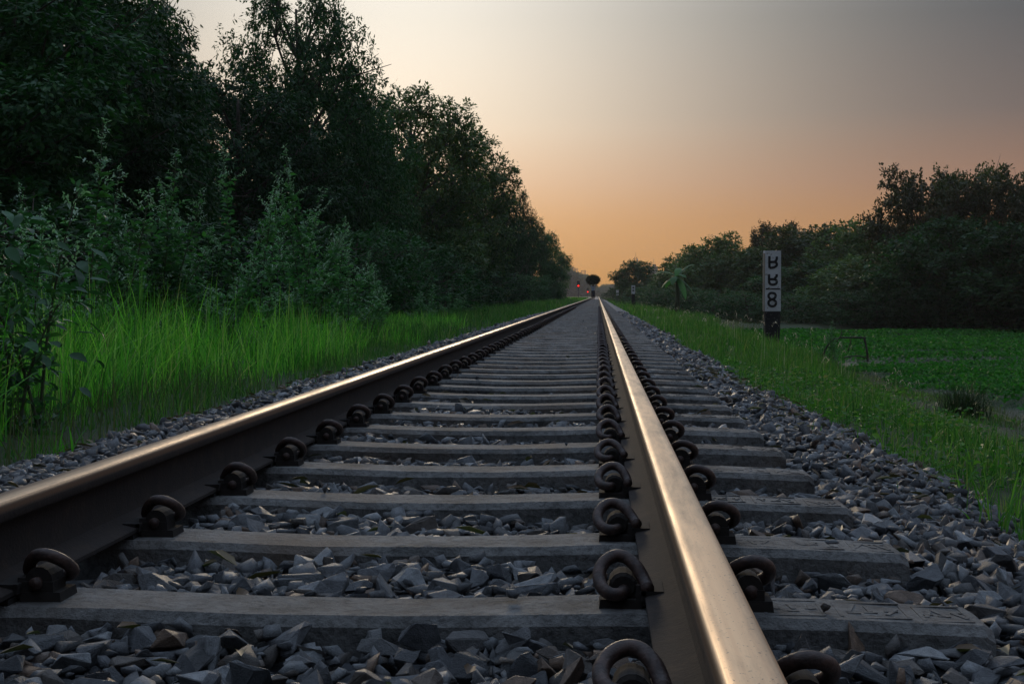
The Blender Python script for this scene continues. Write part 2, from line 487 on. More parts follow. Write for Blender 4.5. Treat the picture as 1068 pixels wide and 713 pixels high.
def ballast_base_mat():
    """the ballast too far away to tell its stones apart"""
    m, n, l, p, out = new_mat('ballast_far')
    tc = n.new('ShaderNodeTexCoord')
    v = n.new('ShaderNodeTexVoronoi')
    v.inputs['Scale'].default_value = 19
    l.new(tc.outputs['Object'], v.inputs['Vector'])
    sx = n.new('ShaderNodeSeparateColor')
    l.new(v.outputs['Color'], sx.inputs[0])
    r = ramp(n, [(0.0, (0.06, 0.065, 0.075)), (0.4, (0.13, 0.14, 0.155)), (0.75, (0.22, 0.23, 0.25)), (1.0, (0.13, 0.12, 0.11))])
    l.new(sx.outputs[0], r.inputs[0])
    l.new(r.outputs[0], p.inputs['Base Color'])
    p.inputs['Roughness'].default_value = 0.75
    inv = n.new('ShaderNodeMath'); inv.operation = 'SUBTRACT'; inv.inputs[0].default_value = 1
    l.new(v.outputs['Distance'], inv.inputs[1])
    bump(n, l, p, inv.outputs[0], 1.0, 0.05)
    return m
M_BALLAST = ballast_base_mat()

def water_mat():
    m, n, l, p, out = new_mat('pond_water')
    tc = n.new('ShaderNodeTexCoord')
    t = noise(n, l, 0.8, 3, tc.outputs['Object'])
    p.inputs['Base Color'].default_value = (0.012, 0.022, 0.012, 1)
    p.inputs['Roughness'].default_value = 0.25
    bump(n, l, p, t.outputs[0], 0.1, 0.05)
    return m
M_WATER = water_mat()

# ------------------------------------------------------------------ the track: geometry constants
RAIL_R, RAIL_L = 0.131, -0.945       # centre lines of the two rails
SL_X, SL_HALF = -0.407, 0.98         # sleeper centre and half length
SL_W = 0.155                         # sleeper top width
SL_Y0, SL_STEP, SL_N = 1.64, 0.6, 300
ALL_Y = [SL_Y0 + SL_STEP * k for k in range(SL_N)]

def interp(x, pts):
    xs, ys = zip(*pts)
    return np.interp(x, xs, ys)

def ballast_z(x, y):
    z = interp(x, [(-2.75, -0.34), (-2.35, -0.24), (-1.75, -0.075), (-1.4, -0.06), (-1.1, -0.05), (-0.8, -0.036), (-0.6, -0.048),
                   (0.0, -0.050), (0.2, -0.052), (0.55, -0.06), (0.75, -0.072), (1.0, -0.15), (1.4, -0.30), (1.8, -0.42)])
    return z + (value_noise(x, y, 0.33, 3) - 0.5) * 0.035 + (value_noise(x, y, 1.3, 5) - 0.5) * 0.03

def toe_right(y): return 1.32 + (value_noise(np.zeros_like(y), y, 1.1, 9) - 0.5) * 0.35 + (value_noise(np.zeros_like(y), y, 4.0, 11) - 0.5) * 0.3
def toe_left(y): return -2.30 + (value_noise(np.zeros_like(y), y, 0.9, 19) - 0.5) * 0.35 + (value_noise(np.zeros_like(y), y, 3.7, 13) - 0.5) * 0.3

def pond_edge(y):
    return interp(y, [(0, 6.6), (28, 6.6), (45, 6.4), (62, 6.2), (75, 6.2), (84, 7.0)])
def ground_z(x, y):
    x = np.asarray(x, float); y = np.asarray(y, float)
    near = np.clip((26 - y) / 14, 0, 1); near = near * near * (3 - 2 * near)
    x0_ = x
    x = x + 0.95 * near * np.clip((x - 1.7) / 0.8, 0, 1) * np.clip((7.5 - x) / 1.5, 0, 1)
    base = interp(x, [(-400, -0.1), (-30, -0.3), (-12, -0.25), (-6, -0.22), (-3, -0.25), (-2.3, -0.30), (-1.7, -0.38), (1.0, -0.45), (1.4, -0.36),
                      (2.2, -0.36), (3.0, -0.45), (4.0, -0.92), (5.0, -1.25), (6.0, -1.38), (6.6, -1.50), (8.0, -1.9), (60, -1.9), (90, -1.0), (400, -0.5)])
    bank = interp(x, [(-400, -0.1), (-30, -0.3), (-12, -0.25), (-6, -0.22), (-3, -0.25), (-2.3, -0.30), (-1.7, -0.38), (1.0, -0.45), (1.4, -0.36), (2.2, -0.36), (3.2, -0.42), (5, -0.75), (9, -1.1), (400, -0.9)])
    t = np.clip((y - 70 - 0.12 * np.clip(x, 0, 60)) / 12, 0, 1)
    t = t * t * (3 - 2 * t)
    z = base * (1 - t) + bank * t
    x = x0_
    outside = np.clip((np.abs(x + 0.45) - 2.2) / 1.0, 0, 1)
    return z + outside * ((value_noise(x, y, 1.7, 21) - 0.5) * 0.10 + (value_noise(x, y, 0.5, 23) - 0.5) * 0.04)

# ------------------------------------------------------------------ ground, pond, ballast bed
def grid_mesh(name, xs, ys, zf, mat):
    X, Y = np.meshgrid(xs, ys)
    V = np.stack([X.ravel(), Y.ravel(), zf(X.ravel(), Y.ravel())], 1)
    nx, ny = len(xs), len(ys)
    i = (np.arange(ny - 1)[:, None] * nx + np.arange(nx - 1)[None]).ravel()
    F = np.stack([i, i + 1, i + nx + 1, i + nx], 1)
    return make_mesh(name, V, F, mat, True)

xs = np.concatenate([np.array([-3000, -800, -300, -120, -60, -35]), np.arange(-24, -8, 1.0), np.arange(-8, 12, 0.25), np.arange(12, 60, 3.0), np.array([70, 100, 200, 500, 1200, 3000])])
ys = np.concatenate([np.array([-400, -100, -30, -8]), np.arange(-3, 40, 0.3), np.arange(40, 120, 1.2), np.arange(120, 400, 12.0), np.array([450, 600, 900, 1500, 3000, 5000])])
tag(link('ground', grid_mesh('ground', xs, ys, ground_z, M_GROUND)), 'dark grassy earth either side of the track', None, None, 'structure')

pm = MB().add([(5.2, -10, -1.46), (70, -10, -1.46), (70, 92, -1.46), (5.2, 84, -1.46)], [(0, 1, 2, 3)])
tag(pm.build('pond', M_WATER), 'still dark pond water under the floating leaves', None, None, 'structure')

def bed_z(x, y): return ballast_z(x, y) - 0.035
bx = np.concatenate([np.arange(-2.75, 1.8, 0.12), [1.8]])
by = np.concatenate([np.arange(-2, 20, 0.12), np.arange(20, 60, 0.5), np.arange(60, 700, 8.0)])
bed = link('ballast_bed', grid_mesh('ballast_bed', bx, by, bed_z, M_BALLAST))
tag(bed, 'bed of crushed grey ballast stone under the sleepers', None, None, 'structure')

# ------------------------------------------------------------------ stones
def hull_stone(seed, npts):
    rng = np.random.default_rng(seed)
    p = rng.normal(size=(npts, 3))
    p /= np.linalg.norm(p, axis=1, keepdims=True)
    p *= rng.uniform(0.76, 1.08, size=(npts, 1))
    p *= np.array([1.0, rng.uniform(0.58, 0.92), rng.uniform(0.34, 0.62)])
    bm = bmesh.new()
    for q in p: bm.verts.new(q)
    res = bmesh.ops.convex_hull(bm, input=bm.verts)
    bmesh.ops.delete(bm, geom=[g for g in res['geom_interior'] if isinstance(g, bmesh.types.BMVert)], context='VERTS')
    loose = [v for v in bm.verts if not v.link_faces]
    bmesh.ops.delete(bm, geom=loose, context='VERTS')
    bmesh.ops.dissolve_limit(bm, angle_limit=R(14), verts=bm.verts, edges=bm.edges)
    bmesh.ops.triangulate(bm, faces=bm.faces)
    bm.verts.index_update()
    V = np.array([v.co[:] for v in bm.verts]); F = np.array([[v.index for v in f.verts] for f in bm.faces])
    bm.free()
    return V, F
HI = [hull_stone(100 + i, 10) for i in range(30)]
LO = [hull_stone(300 + i, 8) for i in range(14)]

def in_sleeper(x, y, mx, my):
    k = np.round((y - SL_Y0) / SL_STEP)
    dy = np.abs(y - (SL_Y0 + k * SL_STEP))
    return (dy < SL_W / 2 + my) & (np.abs(x - SL_X) < SL_HALF + mx)

def scatter(y0, y1, pitch, layers, size, seed):
    rng = np.random.default_rng(seed)
    out = []
    for ly in range(layers):
        gx = np.arange(-2.75, 1.85, pitch); gy = np.arange(y0, y1, pitch)
        X, Y = np.meshgrid(gx, gy)
        X = X.ravel() + rng.uniform(-0.5, 0.5, X.size) * pitch; Y = Y.ravel() + rng.uniform(-0.5, 0.5, Y.size) * pitch
        s = np.clip(size * np.exp(rng.normal(0, 0.36, X.size)), size * 0.45, size * 2.0)
        keep = (X > toe_left(Y) - 0.12 * rng.random(X.size)) & (X < toe_right(Y) + 0.14 * rng.random(X.size) ** 2)
        lo, hi = -0.45 * Y - 1.0, 0.31 * Y + 0.8
        keep &= (X > lo) & (X < hi)
        keep &= ~in_sleeper(X, Y, 0.3 * s, 0.35 * s)
        for rx in (RAIL_L, RAIL_R):
            keep &= ~((np.abs(X - rx) < 0.05 + 0.5 * s) & (rng.random(X.size) < 0.985))
            # fastenings stand beside the rail on the sleepers
            k = np.abs(Y - (SL_Y0 + np.round((Y - SL_Y0) / SL_STEP) * SL_STEP))
            keep &= ~((np.abs(X - rx) < 0.19) & (k < 0.10 + 0.3 * s))
        X, Y, s = X[keep], Y[keep], s[keep]
        Z = ballast_z(X, Y) - 0.022 + 0.02 * ly + rng.uniform(-0.008, 0.012, len(X))
        near = (np.abs(X - RAIL_L) < 0.11) | (np.abs(X - RAIL_R) < 0.11)
        Z[near] = np.minimum(Z[near], -0.02 - s[near] * 0.5)
        out.append(np.stack([X, Y, Z, s, np.full(len(X), ly)], 1))
    return np.concatenate(out)

S1 = scatter(0.9, 6.5, 0.034, 2, 0.0265, 1)
SF = scatter(0.9, 4.2, 0.03, 1, 0.0125, 4)
SF[:, 2] += 0.010; SF[:, 4] = 0
S2 = scatter(6.5, 17, 0.045, 1, 0.029, 2)
S3 = scatter(17, 48, 0.082, 1, 0.044, 3)
srng = np.random.default_rng(55)
# some stones lie loose on top of the sleepers
for k in range(1, 16):
    for _ in range(srng.integers(0, 3)):
        S1 = np.vstack([S1, [srng.uniform(-0.75, 0.5), SL_Y0 + k * SL_STEP + srng.uniform(-0.06, 0.06), 0.006, srng.uniform(0.012, 0.022), 1]])
keep = ~((np.abs(S1[:, 0] - RAIL_R) < 0.2) & (S1[:, 2] > 0))
S1 = S1[keep]
S1 = np.vstack([S1, SF])

def stone_mats(S, rng):
    Rm = rand_rot(len(S), rng)
    # lay the flat side mostly down: squash the tilt
    flat = rng.random(len(S)) < 0.68
    a = rng.uniform(0, 2 * math.pi, len(S)); t = rng.normal(0, 0.35, len(S)); u = rng.uniform(0, 6.28, len(S))
    ca, sa, ct, st = np.cos(a), np.sin(a), np.cos(t), np.sin(t)
    z0, o1 = np.zeros(len(S)), np.ones(len(S))
    Rz = np.stack([np.stack([ca, -sa, z0], 1), np.stack([sa, ca, z0], 1), np.stack([z0, z0, o1], 1)], 1)
    Rx = np.stack([np.stack([o1, z0, z0], 1), np.stack([z0, ct, -st], 1), np.stack([z0, st, ct], 1)], 1)
    cu, su = np.cos(u), np.sin(u)
    Ru = np.stack([np.stack([cu, -su, z0], 1), np.stack([su, cu, z0], 1), np.stack([z0, z0, o1], 1)], 1)
    Rf = Rz @ Rx @ Ru
    Rm[flat] = Rf[flat]
    return Rm

def merge_stones(S, Rm, var, lib, name):
    Vs, Fs, off = [], [], 0
    for i, (V, F) in enumerate(lib):
        sel = var == i
        if not sel.any(): continue
        vv = np.einsum('nij,kj->nki', Rm[sel], V) * S[sel, 3][:, None, None] + S[sel, None, :3]
        ff = F[None] + (np.arange(sel.sum()) * len(V))[:, None, None] + off
        Vs.append(vv.reshape(-1, 3)); Fs.append(ff.reshape(-1, 3)); off += sel.sum() * len(V)
    me = make_mesh(name, np.concatenate(Vs), np.concatenate(Fs), M_STONE)
    return link(name, me, bed)

R1 = stone_mats(S1, srng)
var1 = np.where(S1[:, 4] > 0, srng.integers(0, len(HI), len(S1)), len(HI) + srng.integers(0, len(LO), len(S1)))
# the 300 stones that show largest are pieces of their own
ctr = np.array([0, 0, CAMZ])
cd = S1[:, :3] - ctr
fw = np.array([-math.sin(YAW), math.cos(YAW), 0])
dep = cd @ fw
sx = (cd @ np.array([math.cos(YAW), math.sin(YAW), 0])) / dep * FPX + PW / 2
sy = PH / 2 - FPX * (cd[:, 2] / dep - math.tan(PITCH))
vis = (sx > 5) & (sx < PW - 5) & (sy < PH + 10) & (S1[:, 4] > 0)
# not hidden behind the rails
vis &= ~((S1[:, 0] < RAIL_L + 0.05) & (S1[:, 0] > RAIL_L - 0.6))
score = np.where(vis, S1[:, 3] / dep, 0)
top = np.argsort(-score)[:300]
mask = np.zeros(len(S1), bool); mask[top] = True

def near_stone(i):
    """finer version: broken uneven faces and chipped edges"""
    V, F = HI[i]
    rng = np.random.default_rng(900 + i)
    bm = bmesh.new()
    vs = [bm.verts.new(v) for v in V]
    for f in F: bm.faces.new([vs[k] for k in f])
    bmesh.ops.dissolve_limit(bm, angle_limit=R(10), verts=bm.verts, edges=bm.edges)
    bmesh.ops.bevel(bm, geom=bm.edges[:], offset=0.03, segments=1, affect='EDGES', clamp_overlap=True)
    bmesh.ops.triangulate(bm, faces=bm.faces)
    long = [e for e in bm.edges if e.calc_length() > 0.3]
    bmesh.ops.subdivide_edges(bm, edges=long, cuts=1)
    bmesh.ops.triangulate(bm, faces=bm.faces)
    bm.normal_update()
    for v in bm.verts: v.co += v.normal * rng.normal(0, 0.008) + Vector(rng.normal(0, 0.005, 3))
    me = bpy.data.meshes.new('stone')
    bm.to_mesh(me); bm.free()
    me.materials.append(M_STONE)
    return me
near_me = {}
for i in top:
    v = int(var1[i])
    if v not in near_me: near_me[v] = near_stone(v)
    o = bpy.data.objects.new('stone', near_me[v])
    COL.objects.link(o)
    m3 = Matrix([list(map(float, row)) for row in R1[i]]).to_4x4()
    o.matrix_world = Matrix.Translation(S1[i, :3].tolist()) @ m3 @ Matrix.Scale(float(S1[i, 3]), 4)
    o.parent = bed
tag(merge_stones(S1[~mask], R1[~mask], var1[~mask], HI + LO, 'gravel'), kind='stuff')
tag(merge_stones(S2, stone_mats(S2, srng), srng.integers(0, len(HI), len(S2)), HI, 'gravel'), kind='stuff')
tag(merge_stones(S3, stone_mats(S3, srng), srng.integers(0, len(LO), len(S3)), LO, 'gravel'), kind='stuff')

# ------------------------------------------------------------------ rails
def rail_profile():
    h = [(0.0, 0.145), (0.014, 0.1449), (0.0225, 0.1444), (0.0265, 0.1425), (0.0288, 0.139), (0.0297, 0.128), (0.0297, 0.118), (0.027, 0.114),
         (0.010, 0.106), (0.0075, 0.098), (0.0065, 0.07), (0.0075, 0.045), (0.012, 0.034), (0.030, 0.026), (0.058, 0.0195), (0.0605, 0.017), (0.0605, 0.0105), (0.058, 0.0085)]
    return h + [(-x, z) for x, z in reversed(h) if x > 0]
def build_rail(cx, label, mat):
    pr = rail_profile()
    ys = [-1.5] + list(np.arange(0, 30, 1.5)) + list(np.arange(30, 200, 10)) + [300, 450, 700]
    n = len(pr)
    V, F = [], []
    for y in ys: V += [(x, y, z) for x, z in pr]
    for j in range(len(ys) - 1):
        for k in range(n):
            k2 = (k + 1) % n
            F.append((j * n + k, (j + 1) * n + k, (j + 1) * n + k2, j * n + k2))
    F.append(tuple(range(n))); F.append(tuple(reversed(range((len(ys) - 1) * n, len(ys) * n))))
    me = make_mesh('rail', np.array(V), F, mat, True)
    o = link('rail', me, None, (cx, 0, 0))
    try:
        me.set_sharp_from_angle(angle=R(40))
    except Exception: pass
    return tag(o, label, 'rail', 'rails of the track')
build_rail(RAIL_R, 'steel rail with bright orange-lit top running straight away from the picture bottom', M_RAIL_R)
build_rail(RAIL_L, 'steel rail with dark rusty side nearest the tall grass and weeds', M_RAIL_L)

# ------------------------------------------------------------------ sleepers with their fastenings
def sleeper_mesh(detail):
    # stations along the sleeper: offset from centre, top z, half top width, half bottom width
    st = [(-0.98, -0.022, 0.070), (-0.965, -0.012, 0.078), (-0.75, -0.004, 0.082), (-0.42, 0.0, 0.082), (-0.30, -0.004, 0.079), (-0.12, -0.009, 0.075)]
    st = st + [(-x, z, w) for x, z, w in reversed(st)]
    if not detail: st = [st[0], st[2], st[5], st[6], st[9], st[11]]
    V, F = [], []
    for x, z, w in st:
        c = 0.014
        V += [(x, -w - 0.014, z - 0.20), (x, -w - 0.006, z - c), (x, -w + c * 0.7, z), (x, w - c * 0.7, z), (x, w + 0.006, z - c), (x, w + 0.014, z - 0.20)]
    n = 6
    for j in range(len(st) - 1):
        for k in range(n):
            k2 = (k + 1) % n
            F.append((j * n + k, j * n + k2, (j + 1) * n + k2, (j + 1) * n + k))
    F.append(tuple(reversed(range(n)))); F.append(tuple(range((len(st) - 1) * n, len(st) * n)))
    return V, F

def cast_marks(mb, seed):
    """worn cast letters and plates on the outer end of the top, too worn to read"""
    rr = random.Random(seed)
    def zt_(x): return float(np.interp(x, [0.42, 0.75, 0.965], [0.0, -0.004, -0.012])) - 0.0018
    for x0, w in ((0.655, 0.085), (0.765, 0.10), (0.885, 0.07)):
        for yy in (-0.052, 0.052): mb.box((x0 + w / 2, yy, zt_(x0 + w / 2)), (w, 0.005, 0.006))
        for xx in (x0, x0 + w): mb.box((xx, 0, zt_(xx) - 0.0003), (0.005, 0.099, 0.006))
        for k in range(3):
            x = x0 + w * (0.2 + 0.3 * k) + rr.uniform(-0.003, 0.003)
            a = rr.uniform(-0.5, 0.5)
            mb.box((x, rr.uniform(-0.012, 0.012), zt_(x) + 0.0002 * k), (0.007, rr.uniform(0.03, 0.06), 0.006), Matrix.Rotation(a, 3, 'Z'))
            mb.box((x, rr.uniform(-0.025, 0.025), zt_(x) + 0.0001), (w * 0.2, 0.006, 0.006))

def clip_mesh(res, sub):
    """spring clip; u = +x away from the rail, v = -y towards the camera"""
    pts = [(0.036, -0.045, 0.026), (0.036, 0.0, 0.026), (0.038, 0.030, 0.025), (0.050, 0.046, 0.024), (0.070, 0.046, 0.027), (0.086, 0.030, 0.038), (0.089, 0.006, 0.055),
           (0.078, -0.014, 0.072), (0.055, -0.024, 0.083), (0.030, -0.020, 0.081), (0.008, -0.004, 0.066), (-0.006, 0.012, 0.046), (-0.012, 0.030, 0.0365), (-0.013, 0.044, 0.0365)]
    pts = [(-0.004 + (u + 0.013) * 0.70, v * 0.85, 0.026 + (z - 0.026) * 0.74) for u, v, z in pts]
    return MB().tube(smooth_path(pts, sub), 0.0100, res).mesh('clip', M_CLIP, True)
CLIP_HI, CLIP_MID = clip_mesh(12, 4), clip_mesh(6, 2)

def shoulder_mb(n):
    m = MB()
    m.box((0.035, 0.0, 0.002), (0.066, 0.075, 0.022), taper=0.92)
    m.tube([(0.031, -0.030, 0.030), (0.031, 0.020, 0.030)], [0.0215, 0.0215], n)
    m.tube([(0.031, 0.020, 0.030), (0.031, 0.024, 0.030)], [0.021, 0.0165], n)
    m.box((0.031, -0.006, 0.016), (0.046, 0.054, 0.026))
    m.box((0.005, 0.0, 0.019), (0.016, 0.07, 0.030), taper=0.85)
    return m
SHOULDER_HI = shoulder_mb(14).mesh('shoulder', M_SHOULDER)
LINER = MB().box((-0.012, -0.004, 0.0235), (0.034, 0.088, 0.007)).box((0.0005, -0.004, 0.0195), (0.007, 0.088, 0.0158)).mesh('liner', M_PAD)
_mb = shoulder_mb(6)
FAST_LO = None
def fastening_low():
    m = MB()
    m.box((0.034, 0, 0.014), (0.066, 0.07, 0.038), taper=0.8)
    pts = [(0.04, 0.040, 0.024), (0.065, 0.026, 0.038), (0.058, -0.012, 0.064), (0.034, -0.019, 0.074), (0.010, -0.004, 0.06), (-0.004, 0.026, 0.0355)]
    m.tube(smooth_path(pts, 2), 0.010, 5)
    return m.mesh('rail_fastening', M_CLIP, False)
FAST_LO = fastening_low()
PADM = MB().box((0, 0, 0.003), (0.118, 0.13, 0.009)).mesh('rail_pad', M_PAD)

SL_LO = make_mesh('sleeper', np.array(sleeper_mesh(False)[0]), sleeper_mesh(False)[1], M_CONC)
SEATS = [(RAIL_R - 0.062, math.pi), (RAIL_R + 0.062, 0.0), (RAIL_L + 0.062, 0.0), (RAIL_L - 0.062, math.pi)]
# clips on the gauge side of the right rail show their toe to the camera, the ones across the rail are turned round
ORD = ['first', 'second', 'third', 'fourth', 'fifth', 'sixth', 'seventh', 'eighth', 'ninth', 'tenth', 'eleventh', 'twelfth', 'thirteenth', 'fourteenth', 'fifteenth', 'sixteenth']
for k, y in enumerate(ALL_Y):
    if k < 26:
        V, F = sleeper_mesh(True)
        rr = random.Random(k)
        V = [(x, yy, z + (rr.uniform(-0.0012, 0.0012) if z > -0.1 else 0)) for x, yy, z in V]
        mb = MB().add(V, F)
        if k < 14: cast_marks(mb, k)
        me = mb.mesh('sleeper', M_CONC)
    else:
        me = SL_LO
    s = link('sleeper', me, None, (SL_X, y, 0))
    s.rotation_euler.z = srng.normal(0, 0.006) if k > 0 else 0
    if k == 0: lab = 'concrete sleeper cut off by the bottom edge of the picture, only its clips showing'
    elif k <= 15: lab = f'weathered concrete sleeper, {ORD[k - 1]} full one counting from the bottom of the picture'
    else: lab = 'concrete sleeper in the distant stretch of track, beyond the fifteenth from the camera'
    tag(s, lab, 'sleeper', 'concrete sleepers under the rails')
    if k < 34:
        for sx_, rot in SEATS:
            base = (sx_ - SL_X, 0, 0)
            sh = link('shoulder', SHOULDER_HI, s, base, rot)
            cl = link('clip', CLIP_HI if k < 14 else CLIP_MID, sh)
            cl.rotation_euler = (srng.normal(0, 0.05), srng.normal(0, 0.04), srng.normal(0, 0.07))
            link('liner', LINER, sh)
        for rx in (RAIL_L, RAIL_R):
            link('rail_pad', PADM, s, (rx - SL_X, 0, 0))
    elif k < 90:
        for sx_, rot in SEATS[:3]:
            link('rail_fastening', FAST_LO, s, (sx_ - SL_X, 0, 0), rot)

# ------------------------------------------------------------------ grass
def blades(pos, h, w, lean, rng, segs=3, curl=0.5):
    """pos (n,3), h and w (n,), lean (n,): curved tapering blades as one array of strips"""
    n = len(pos)
    az = rng.uniform(0, 2 * math.pi, n)
    d = np.stack([np.cos(az), np.sin(az), np.zeros(n)], 1)
    fa = az + math.pi / 2 + rng.normal(0, 0.7, n)
    s = np.stack([np.cos(fa), np.sin(fa), np.zeros(n)], 1)
    V = np.zeros((n, 2 * segs + 1, 3))
    for j in range(segs + 1):
        t = j / segs
        c = pos + np.array([0, 0, 1.0]) * (h * (t - 0.32 * np.clip(lean, 0, 2) * t * t * curl * 2))[:, None] + d * (h * lean * (0.35 * t + 0.65 * t * t))[:, None]
        if j == segs: V[:, 2 * segs] = c
        else:
            ww = (w * (1 - 0.75 * t ** 1.5) * 0.5)[:, None]
            V[:, 2 * j] = c - s * ww; V[:, 2 * j + 1] = c + s * ww
    q = np.array([[2 * j, 2 * j + 1, 2 * j + 3, 2 * j + 2] for j in range(segs - 1)])
    t3 = np.array([[2 * segs - 2, 2 * segs - 1, 2 * segs]])
    off = (np.arange(n) * (2 * segs + 1))[:, None, None]
    return V.reshape(-1, 3), [(q[None] + off).reshape(-1, 4), (t3[None] + off).reshape(-1, 3)]

def join(parts):
    Vs, Q, T, off = [], [], [], 0
    for V, F in parts:
        Vs.append(V)
        for f in F: (Q if f.shape[1] == 4 else T).append(f + off)
        off += len(V)
    return np.concatenate(Vs), [np.concatenate(a) for a in (Q, T) if a]

def field(x0, x1, y0, y1, dens, rng):
    n = int((x1 - x0) * (y1 - y0) * dens)
    return rng.uniform(x0, x1, n), rng.uniform(y0, y1, n)

def grass(name, label, mat, specs, seed, segs=3):
    rng = np.random.default_rng(seed)
    parts = []
    for (x0, x1, y0, y1, dens, h0, h1, w, keepf, clump) in specs:
        x, y = field(x0, x1, y0, y1, dens, rng)
        k = np.ones(len(x), bool)
        if keepf is not None: k &= keepf(x, y, rng)
        c = value_noise(x, y, clump, seed + 1)
        k &= rng.random(len(x)) < np.clip(0.06 + 2.1 * (c - 0.22), 0.06, 1.2)
        x, y, c = x[k], y[k], c[k]
        h = (h0 + (h1 - h0) * np.clip(c + rng.normal(0, 0.22, len(x)), 0, 1.2)) * rng.uniform(0.6, 1.1, len(x))
        z = ground_z(x, y) - 0.02
        ins = (x > -2.75) & (x < 1.8)
        z[ins] = np.maximum(z[ins], ballast_z(x[ins], y[ins]) - 0.05)
        lean = np.abs(rng.normal(0.30, 0.34, len(x)))
        parts.append(blades(np.stack([x, y, z], 1), h, w * rng.uniform(0.6, 1.5, len(x)), lean, rng, segs))
    V, F = join(parts)
    return tag(link(name, make_mesh(name, V, F, mat)), label, 'grass', None, 'stuff')

outL = lambda x, y, r: x < toe_left(y) + 0.16 * r.random(len(x)) ** 3
outR = lambda x, y, r: x > toe_right(y) - 0.12 * r.random(len(x)) ** 3
view = lambda x, y: (x > -0.44 * y - 1.0) & (x < 0.31 * y + 1.0)
tallL = lambda x, y, r: (x < -2.65 - 0.5 * value_noise(x * 0, y, 2.0, 41)) & view(x, y)
lowL = lambda x, y, r: outL(x, y, r) & view(x, y)
lowR = lambda x, y, r: outR(x, y, r) & view(x, y)
grass('grass', 'tall bright green grass standing between the ballast and the weeds', M_GRASS_TALL, [
    (-5.2, -2.5, 4.5, 19, 460, 0.25, 0.78, 0.0075, tallL, 0.9),
    (-4.6, -2.5, 6.0, 15, 240, 0.30, 0.95, 0.009, tallL, 0.38),
    (-6.0, -2.6, 19, 34, 200, 0.20, 0.45, 0.010, tallL, 1.2)], 61, 4)
grass('grass', 'short green grass at the foot of the tall grass and on the far verge by the weeds', M_GRASS, [
    (-3.4, -2.0, 4, 22, 620, 0.07, 0.26, 0.006, lowL, 0.5),
    (-2.4, -1.75, 4, 24, 70, 0.03, 0.14, 0.006, None, 0.35),
    (-6.5, -2.0, 22, 60, 110, 0.15, 0.42, 0.013, lowL, 1.5),
    (-7.0, -1.9, 60, 150, 34, 0.18, 0.48, 0.028, lowL, 3.0),
    (-8.0, -1.8, 150, 330, 9, 0.25, 0.55, 0.06, lowL, 5.0)], 62)
grass('grass', 'green grass on the bank between the ballast and the pond', M_GRASS, [
    (1.0, 2.7, 4, 20, 720, 0.06, 0.24, 0.006, lowR, 0.55),
    (1.9, 2.6, 8, 20, 260, 0.10, 0.26, 0.008, lowR, 0.8),
    (2.5, 6.8, 9, 26, 190, 0.04, 0.15, 0.009, lowR, 0.9),
    (3.0, 6.8, 26, 60, 70, 0.05, 0.18, 0.014, lowR, 1.2),
    (0.85, 1.5, 4, 22, 60, 0.03, 0.12, 0.006, None, 0.35),
    (2.2, 3.6, 19, 31, 300, 0.14, 0.38, 0.008, lowR, 0.8),
    (1.0, 3.8, 20, 50, 190, 0.10, 0.36, 0.011, lowR, 1.2),
    (1.0, 6.5, 50, 130, 36, 0.15, 0.45, 0.026, lowR, 2.5),
    (1.0, 6.0, 130, 330, 10, 0.2, 0.5, 0.06, lowR, 5.0)], 63)
grass('grass', 'sparse dry grass on the slope to the pond and among the near weeds', M_GRASS_DRY, [
    (3.2, 7.0, 10, 46, 130, 0.06, 0.20, 0.008, lambda x, y, r: view(x, y), 1.0),
    (3.0, 9.0, 46, 84, 30, 0.12, 0.3, 0.018, lambda x, y, r: view(x, y), 2.0),
    (-4.2, -2.2, 4, 12, 160, 0.06, 0.42, 0.006, lowL, 0.6)], 64)

# floating water hyacinth, a mat of upright leaves
def hyacinth():
    rng = np.random.default_rng(70)
    parts = []
    for (y0, y1, dens, sz) in ((16, 40, 190, 0.062), (40, 62, 90, 0.085), (62, 90, 52, 0.11)):
        x, y = field(5.6, 34, y0, y1, dens, rng)
        edge = pond_edge(y) + (value_noise(x, y, 1.5, 77) - 0.5) * 1.6
        far = 79 + 0.10 * np.clip(x - 12, 0, 30) + (value_noise(x, y, 3, 78) - 0.5) * 3
        k = (x > edge) & (y < far) & (x < 0.31 * y + 1.5)
        c = value_noise(x * 0.45, y, 1.6, 79)
        k &= (rng.random(len(x)) < np.clip((c - 0.18) * 4, 0.12, 1))
        x, y, c = x[k], y[k], c[k]
        n = len(x)
        z = -1.46 + (0.06 + 0.22 * c) * rng.uniform(0.5, 1.1, n)
        s = sz * rng.uniform(0.6, 1.3, n)
        az = rng.uniform(0, 6.28, n); tilt = rng.normal(0.7, 0.35, n)
        u = np.stack([np.cos(az), np.sin(az), np.zeros(n)], 1)
        t = np.stack([-np.sin(az) * np.cos(tilt), np.cos(az) * np.cos(tilt), np.sin(tilt)], 1)
        ctr_ = np.stack([x, y, z], 1)
        P5 = [ctr_ - t * s[:, None] * 0.6, ctr_ + u * s[:, None] * 0.55, ctr_ + t * s[:, None] * 0.35 + u * s[:, None] * 0.45,
              ctr_ + t * s[:, None] * 0.6, ctr_ + t * s[:, None] * 0.35 - u * s[:, None] * 0.45, ctr_ - u * s[:, None] * 0.55]
        V = np.stack(P5, 1).reshape(-1, 3)
        off = (np.arange(n) * 6)[:, None]
        parts.append((V, [np.concatenate([np.array([[0, 1, 2, 3]]) + off, np.array([[0, 3, 4, 5]]) + off])]))
    V, F = join(parts)
    tag(link('water_hyacinth', make_mesh('water_hyacinth', V, F, M_HYA)), 'mat of floating green leaves covering the pond', 'water plants', None, 'stuff')
hyacinth()

